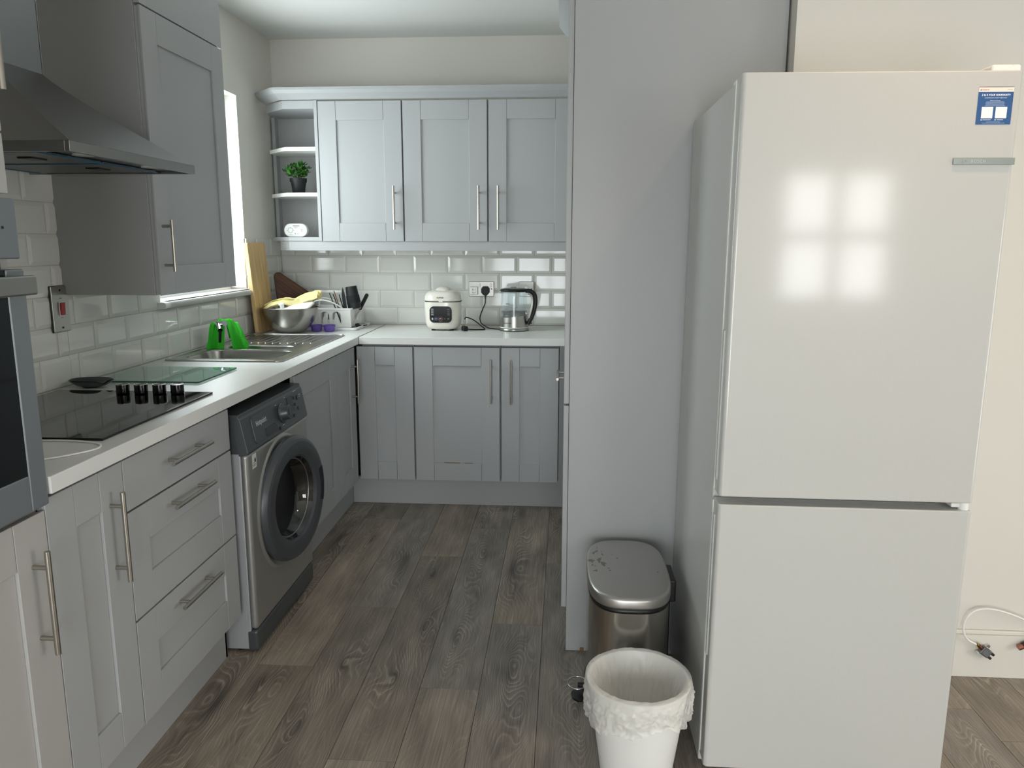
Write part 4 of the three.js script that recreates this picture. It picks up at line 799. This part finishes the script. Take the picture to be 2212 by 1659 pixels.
// ------------------------------------------------------------------ fridge freezer
{
  const g = thing('fridge_freezer', 'tall white two-door fridge freezer with a blue warranty sticker', 'fridge', [2.054, 0, 0]);
  g.rotation.z = -0.0048;
  const W = 0.6, ZF = 2.713, TOPY = 1.776;
  part('cabinet', bx(0.0005, W - 0.0005, 0.030, 1.766, 2.119, 2.640, 0.004, 3), M.fridgeSide, g);
  part('rear_housing', bx(0.0005, 0.270, 0.030, 1.766, 2.053, 2.122), M.fridgeSide, g);
  part('gasket', [bx(0.012, W - 0.012, 0.815, 1.755, 2.640, 2.652), bx(0.012, W - 0.012, 0.075, 0.765, 2.640, 2.652)], M.gap, g);
  for (const x of [0.05, W - 0.05]) for (const z of [2.12, 2.58]) part('foot', disc(0.02, 0.031, x, 0.0, z, 16), M.black, g);
  function doorSlab(y0, y1) {
    const s = new THREE.Shape(), r = 0.010, z0 = 2.652; // plan outline of the door, rounded front corners, grip groove in the left side
    s.moveTo(0.001, z0); s.lineTo(W - 0.001, z0); s.lineTo(W - 0.001, ZF - r); s.absarc(W - 0.001 - r, ZF - r, r, 0, Math.PI / 2); s.lineTo(0.001 + r, ZF); s.absarc(0.001 + r, ZF - r, r, Math.PI / 2, Math.PI);
    s.lineTo(0.001, z0);
    return extrude(s, y1 - y0, 0.003, 8).rotateX(Math.PI / 2).translate(0, y1, 0);
  }
  const up = part('upper_door', doorSlab(0.797, TOPY), M.fridge, g), lo = part('lower_door', doorSlab(0.062, 0.7775), M.fridge, g);
  part('grip_strip', bx(-0.0012, 0.0035, 0.83, 1.20, 2.664, 2.680, 0.001), M.fridgeSide, up);
  part('grip_strip', bx(-0.0012, 0.0035, 0.36, 0.74, 2.664, 2.680, 0.001), M.fridgeSide, lo);
  part('edge_trim', bx(-0.0008, 0.004, 0.80, 1.77, 2.6525, 2.656), M.white, up);
  part('edge_trim', bx(-0.0008, 0.004, 0.07, 0.77, 2.6525, 2.656), M.white, lo);
  part('plinth_grille', bx(0.01, W - 0.01, 0.03, 0.06, 2.63, 2.66), M.fridgeSide, g);
  part('hinge', [disc(0.012, 0.0195, 0.585, 0.7775, 2.695, 18), bx(0.555, 0.597, 0.782, 0.793, 2.645, 2.70, 0.003)], M.plasticWhite, g, 'white hinge between the two doors');
  part('top_hinge_cover', [bx(0.535, 0.597, 1.766, 1.790, 2.60, 2.705, 0.006), disc(0.010, 0.012, 0.58, 1.777, 2.695, 16)], M.plasticWhite, g, 'white hinge cover on top');
  part('top_hinge_cover', bx(0.004, 0.03, 1.766, 1.776, 2.60, 2.645, 0.003), M.plasticWhite, g);
  const badge = part('badge', bx(0.468, 0.599, 1.578, 1.5925, ZF, ZF + 0.004, 0.0012), std('#9fa8a4', 0.35, { metalness: 0.6 }), up, 'slim grey brand plate');
  part('brand_lettering', [text('BOSCH', 0.0072, 0.0005).translate(0.5205, 1.5855, ZF + 0.004), new THREE.TorusGeometry(0.0042, 0.0005, 6, 24).translate(0.4915, 1.5855, ZF + 0.0043), bx(0.4890, 0.4897, 1.583, 1.588, ZF + 0.004, ZF + 0.0046), bx(0.4933, 0.4940, 1.583, 1.588, ZF + 0.004, ZF + 0.0046), bx(0.489, 0.494, 1.5852, 1.5858, ZF + 0.004, ZF + 0.0046)], std('#b9c0bd', 0.4), badge);
  const sm = canvasMat(600, 648, (c, w, h) => {
    c.fillStyle = '#f3ece0'; c.fillRect(0, 0, w, h);
    const bar = ['#a33', '#7a2a2a', '#4f3a3a', '#3c4a4a', '#5d6b5a', '#7b7a5a']; bar.forEach((k, i) => { c.fillStyle = k; c.fillRect(i * 100, 0, 100, 9); });
    c.fillStyle = '#2d5a92'; c.fillRect(0, 88, w, h - 88);
    c.strokeStyle = '#555'; c.lineWidth = 4; c.beginPath(); c.arc(42, 52, 15, 0, 7); c.stroke(); c.fillStyle = '#555'; c.fillRect(33, 44, 5, 16); c.fillRect(46, 44, 5, 16); c.fillRect(33, 50, 18, 4);
    c.fillStyle = '#c8202c'; c.font = 'bold 31px sans-serif'; c.fillText('BOSCH', 74, 63); c.fillStyle = '#777'; c.fillRect(488, 50, 90, 5);
    c.fillStyle = '#fff'; c.textAlign = 'center'; c.font = 'bold 46px sans-serif'; c.fillText('2 & 5 YEAR WARRANTY', 304, 156, 545);
    c.font = '24px sans-serif'; c.fillText('Complete your product registration', 304, 196); c.font = 'bold 19px sans-serif'; c.fillText("What's in it for you:", 300, 242);
    c.fillStyle = '#b9cbe2'; for (const [y, l] of [[256, 310], [278, 330], [300, 320], [322, 340]]) c.fillRect(300 - l / 2, y, l, 7);
    c.fillStyle = '#fff'; c.fillRect(82, 346, 196, 196); c.fillRect(322, 346, 196, 196);
    c.beginPath(); c.arc(92, 568, 11, 0, 7); c.fill(); c.beginPath(); c.arc(332, 568, 11, 0, 7); c.fill(); c.fillRect(116, 563, 140, 9); c.fillRect(358, 563, 110, 9);
    c.fillStyle = '#b9cbe2'; c.fillRect(180, 602, 240, 6); c.fillRect(110, 620, 390, 6);
  }, 0.45);
  part('sticker', new THREE.PlaneGeometry(0.0735, 0.0785).translate(0.5445, 1.7025, ZF + 0.0006), sm, up, 'blue and white warranty sticker');
}
// ------------------------------------------------------------------ bins
{
  const g = thing('pedal_bin', 'stained stainless steel pedal bin standing in front of the tall end panel', 'bin', [1.880, 0, 2.296]);
  const hx = 0.121, hz = 0.218;
  const ov = (pts, seg = 72) => superLathe(pts, 3.1, hx, hz, seg);
  part('base_ring', ov([[0, 0], [1.0, 0.0], [1.02, 0.004], [1.02, 0.022], [0.985, 0.026], [0, 0.026]]), M.black, g);
  part('shell', ov([[0.985, 0.024], [0.99, 0.03], [0.99, 0.382], [0.97, 0.384]]), std('#b3b0aa', 0.20, { metalness: 1 }), g);
  part('collar', ov([[0.97, 0.380], [1.0, 0.382], [1.0, 0.394], [0.95, 0.396], [0, 0.396]]), M.black, g);
  const stain = dataTex(256, 256, (u, v) => { const n = noise.noise(u * 16, v * 16, 2.2) + 0.5 * noise.noise(u * 40, v * 40, 5.1), e = Math.max(0, 1 - Math.hypot(u - 0.16, v - 0.42) * 3.2), k = n + e * 0.9 > 0.88 ? 0.72 : 1; return [184 * k, 182 * k, (178 - (k < 1 ? 16 : 0)) * k]; });
  const lidG = ov([[0.99, 0.394], [1.015, 0.397], [1.02, 0.402], [1.02, 0.420], [1.0, 0.4265], [0.96, 0.430], [0.6, 0.434], [0, 0.436]]);
  { const p = lidG.attributes.position, uv = lidG.attributes.uv; for (let i = 0; i < p.count; i++) uv.setXY(i, p.getX(i) / 0.26 + 0.5, 0.5 + p.getZ(i) / 0.46); }
  part('lid', lidG, std('#ffffff', 0.36, { metalness: 0.92, map: stain }), g, 'brushed steel lid with dried stains');
  part('hinge', [bx(0.117, 0.142, 0.345, 0.415, -0.06, 0.06, 0.006), bx(0.112, 0.132, 0.05, 0.35, -0.02, 0.02, 0.003)], M.black, g, 'black lid hinge');
  const pd = part('pedal', [extrude((() => { const s = new THREE.Shape(); s.absellipse(0, 0, 0.030, 0.036, 0, 7); return s; })(), 0.008, 0.002).rotateX(Math.PI / 2).translate(-0.146, 0.052, 0.02), bx(-0.145, -0.105, 0.034, 0.044, 0.012, 0.03, 0.002)], M.black, g, 'black oval foot pedal');
  part('pedal_trim', new THREE.TorusGeometry(0.033, 0.0022, 8, 36).rotateX(Math.PI / 2).scale(0.92, 1, 1.08).translate(-0.146, 0.0455, 0.02), M.chrome, pd);
  part('pedal_guard', lathe([[0, 0.0], [0.026, 0.0], [0.027, 0.008], [0, 0.009]], 28).scale(1, 1, 1.2).translate(-0.138, 0.0, 0.02), M.black, g);
}
{
  const g = thing('waste_basket', 'white plastic waste basket with a bin liner beside the fridge', 'bin', [1.882, 0, 2.690]);
  part('shell', lathe([[0, 0.002], [0.088, 0.002], [0.090, 0.006], [0.128, 0.286], [0.1325, 0.288], [0.1335, 0.294], [0.130, 0.298], [0.125, 0.290], [0.087, 0.010], [0, 0.007]], 64), M.plasticWhite, g);
  const liner = thing('bin_liner', 'crumpled translucent white liner folded over the waste basket rim', 'bin liner', [1.882, 0, 2.690]);
  const bag = phys('#fbfaf7', 0.42, { transmission: 0.62, thickness: 0, side: THREE.DoubleSide });
  // from inside the basket, over the rim, down the outside to a ragged hem
  part('film', mergeVertices(sheet((u, v) => {
    const a = u * Math.PI * 2, c = Math.cos(a), s = Math.sin(a);
    const n1 = noise.noise(c * 2.2 + 3, s * 2.2, v * 3), n2 = noise.noise(c * 7, s * 7, v * 7 + 9);
    const ridge = 1 - Math.abs(noise.noise(c * 5 + v * 3, s * 5 - v * 2, v * 5 + 4)) * 2.2, crease = 1 - Math.abs(noise.noise(c * 11 - v * 6, s * 11 + v * 5, v * 9 + 2)) * 2.4;
    let r, y;
    const hem = 0.205 + 0.034 * noise.noise(c * 1.5, s * 1.5, 7.7) + 0.012 * n2;
    if (v < 0.45) { const t = v / 0.45, q = Math.min(1, (1 - t) * 4 + 0.08); y = 0.045 + (0.300 - 0.045) * t; r = (0.086 + 0.040 * t) - 0.0035 - (1 - t) * 0.012 - (0.010 * Math.abs(n1) + 0.0055 * Math.max(0, ridge) + 0.003 * Math.max(0, crease)) * q; }
    else if (v < 0.56) { const t = (v - 0.45) / 0.11, b = t * Math.PI; y = 0.3005 + 0.003 * Math.sin(b) + 0.003 * Math.max(0, ridge) * Math.sin(b); r = 0.1220 + (0.1365 - 0.1220) * (0.5 - 0.5 * Math.cos(b)); }
    else { const t = (v - 0.56) / 0.44; y = 0.300 + (hem - 0.300) * t; r = 0.1365 - 0.0125 * t * (0.300 - hem) / 0.09 + (0.0015 + 0.004 * Math.max(0, n1) + 0.0055 * Math.max(0, ridge) + 0.0035 * Math.max(0, crease)) * Math.min(1, t * 3) + 0.008 * t * t; }
    return [c * r, y, s * r];
  }, 240, 110, true)), bag, liner);
}
// ------------------------------------------------------------------ aerial cable on the skirting
{
  const g = thing('aerial_splitter', 'small metal aerial splitter hanging from a white cable at the skirting', 'splitter', [3.056, 0.100, 2.122]); g.rotation.z = -0.62;
  part('case', bx(-0.016, 0.016, -0.014, 0.014, 0, 0.018, 0.003), std('#7a7874', 0.4, { metalness: 0.7 }), g);
  part('label_plate', bx(-0.011, 0.011, -0.010, 0.010, 0.018, 0.0186), std('#6d6f74', 0.5), g);
  part('port', [cyl(0.0045, 0.0045, [0.016, 0.007, 0.009], [0.030, 0.007, 0.009], 12), cyl(0.0045, 0.0045, [0.016, -0.008, 0.009], [0.030, -0.008, 0.009], 12)], M.gap, g);
  part('connector', [cyl(0.006, 0.006, [-0.016, 0.002, 0.009], [-0.030, 0.004, 0.009], 12)], std('#6b4a3a', 0.4, { metalness: 0.8 }), g);
  part('brass_collar', cyl(0.0045, 0.004, [-0.030, 0.004, 0.009], [-0.039, 0.006, 0.009], 12), M.brass, g);
  part('mounting_tab', [bx(-0.012, 0.004, 0.014, 0.017, 0.0, 0.02, 0.001), disc(0.006, 0.004, 0, 0, 0, 14).rotateX(Math.PI / 2).translate(-0.004, 0.020, 0.006)], M.chrome, g);
  part('tail', bx(-0.020, -0.004, -0.020, -0.012, 0.002, 0.014, 0.002), M.silverPrint, g);
  solo('aerial_cable', tube([[3.027, 0.124, 2.131], [2.998, 0.140, 2.131], [2.982, 0.170, 2.130], [2.984, 0.205, 2.130], [3.008, 0.238, 2.130], [3.048, 0.247, 2.128], [3.10, 0.238, 2.126], [3.159, 0.217, 2.126], [3.26, 0.17, 2.126], [3.34, 0.05, 2.13], [3.40, 0.006, 2.14]], 0.0034, 90), M.plasticWhite, 'white aerial cable curling up in front of the skirting board', 'cable');
  const p = thing('cable_plug', 'dark cable plug with a copper tip at the skirting', 'plug', [3.172, 0.135, 2.1185]);
  part('body', [cyl(0.011, 0.011, [0.0, -0.012, 0.012], [0.03, 0.004, 0.012], 16)], M.blackSoft, p);
  part('tip', cyl(0.009, 0.009, [-0.014, -0.018, 0.012], [0.0, -0.012, 0.012], 16), std('#a06a58', 0.35, { metalness: 0.9 }), p);
  part('lead', tube([[0.03, 0.004, 0.012], [0.06, 0.0, 0.014], [0.10, -0.06, 0.018], [0.13, -0.128, 0.03]], 0.0035, 24), M.black, p);
}
// ------------------------------------------------------------------ warm ceiling downlight in front of the fridge (out of frame)
{
  const P = [2.56, CEIL, 2.93];
  const g = thing('ceiling_downlight', 'warm white recessed downlight in the ceiling in front of the fridge', 'lamp', P);
  part('trim_ring', lathe([[0.036, -0.001], [0.048, -0.001], [0.048, -0.006], [0.040, -0.009], [0.036, -0.006]], 36), M.plasticWhite, g);
  part('lamp_lens', disc(0.036, 0.004, 0, -0.0055, 0), std('#fff1dc', 0.4, { emissive: new THREE.Color(1.0, 0.76, 0.54), emissiveIntensity: 3 }), g);
  const l = new THREE.SpotLight(new THREE.Color(1.0, 0.68, 0.42), 2.6, 0, 1.12, 0.75); l.name = 'downlight_beam'; l.position.set(P[0], P[1] - 0.012, P[2]); l.target.position.set(P[0], 0, P[2]); l.castShadow = true; l.shadow.radius = 1.8; scene.add(l, l.target);
}
const groupOf = { base_cabinet: 'grey shaker base cabinets', wall_cabinet: 'grey shaker wall cabinets', utensil_handle: 'utensils standing in the dish rack', plastic_tub: 'small purple tubs on the worktop', worktop: 'white laminate worktops', plinth: 'grey kickboards' };
for (const o of scene.children) { const k = o.name.replace(/_[0-9]{3}$/, ''); if (groupOf[k]) o.userData.group = groupOf[k]; }
scene.traverse((o) => { if (o.isMesh) { o.castShadow = true; o.receiveShadow = true; } });
renderer.render(scene, camera);
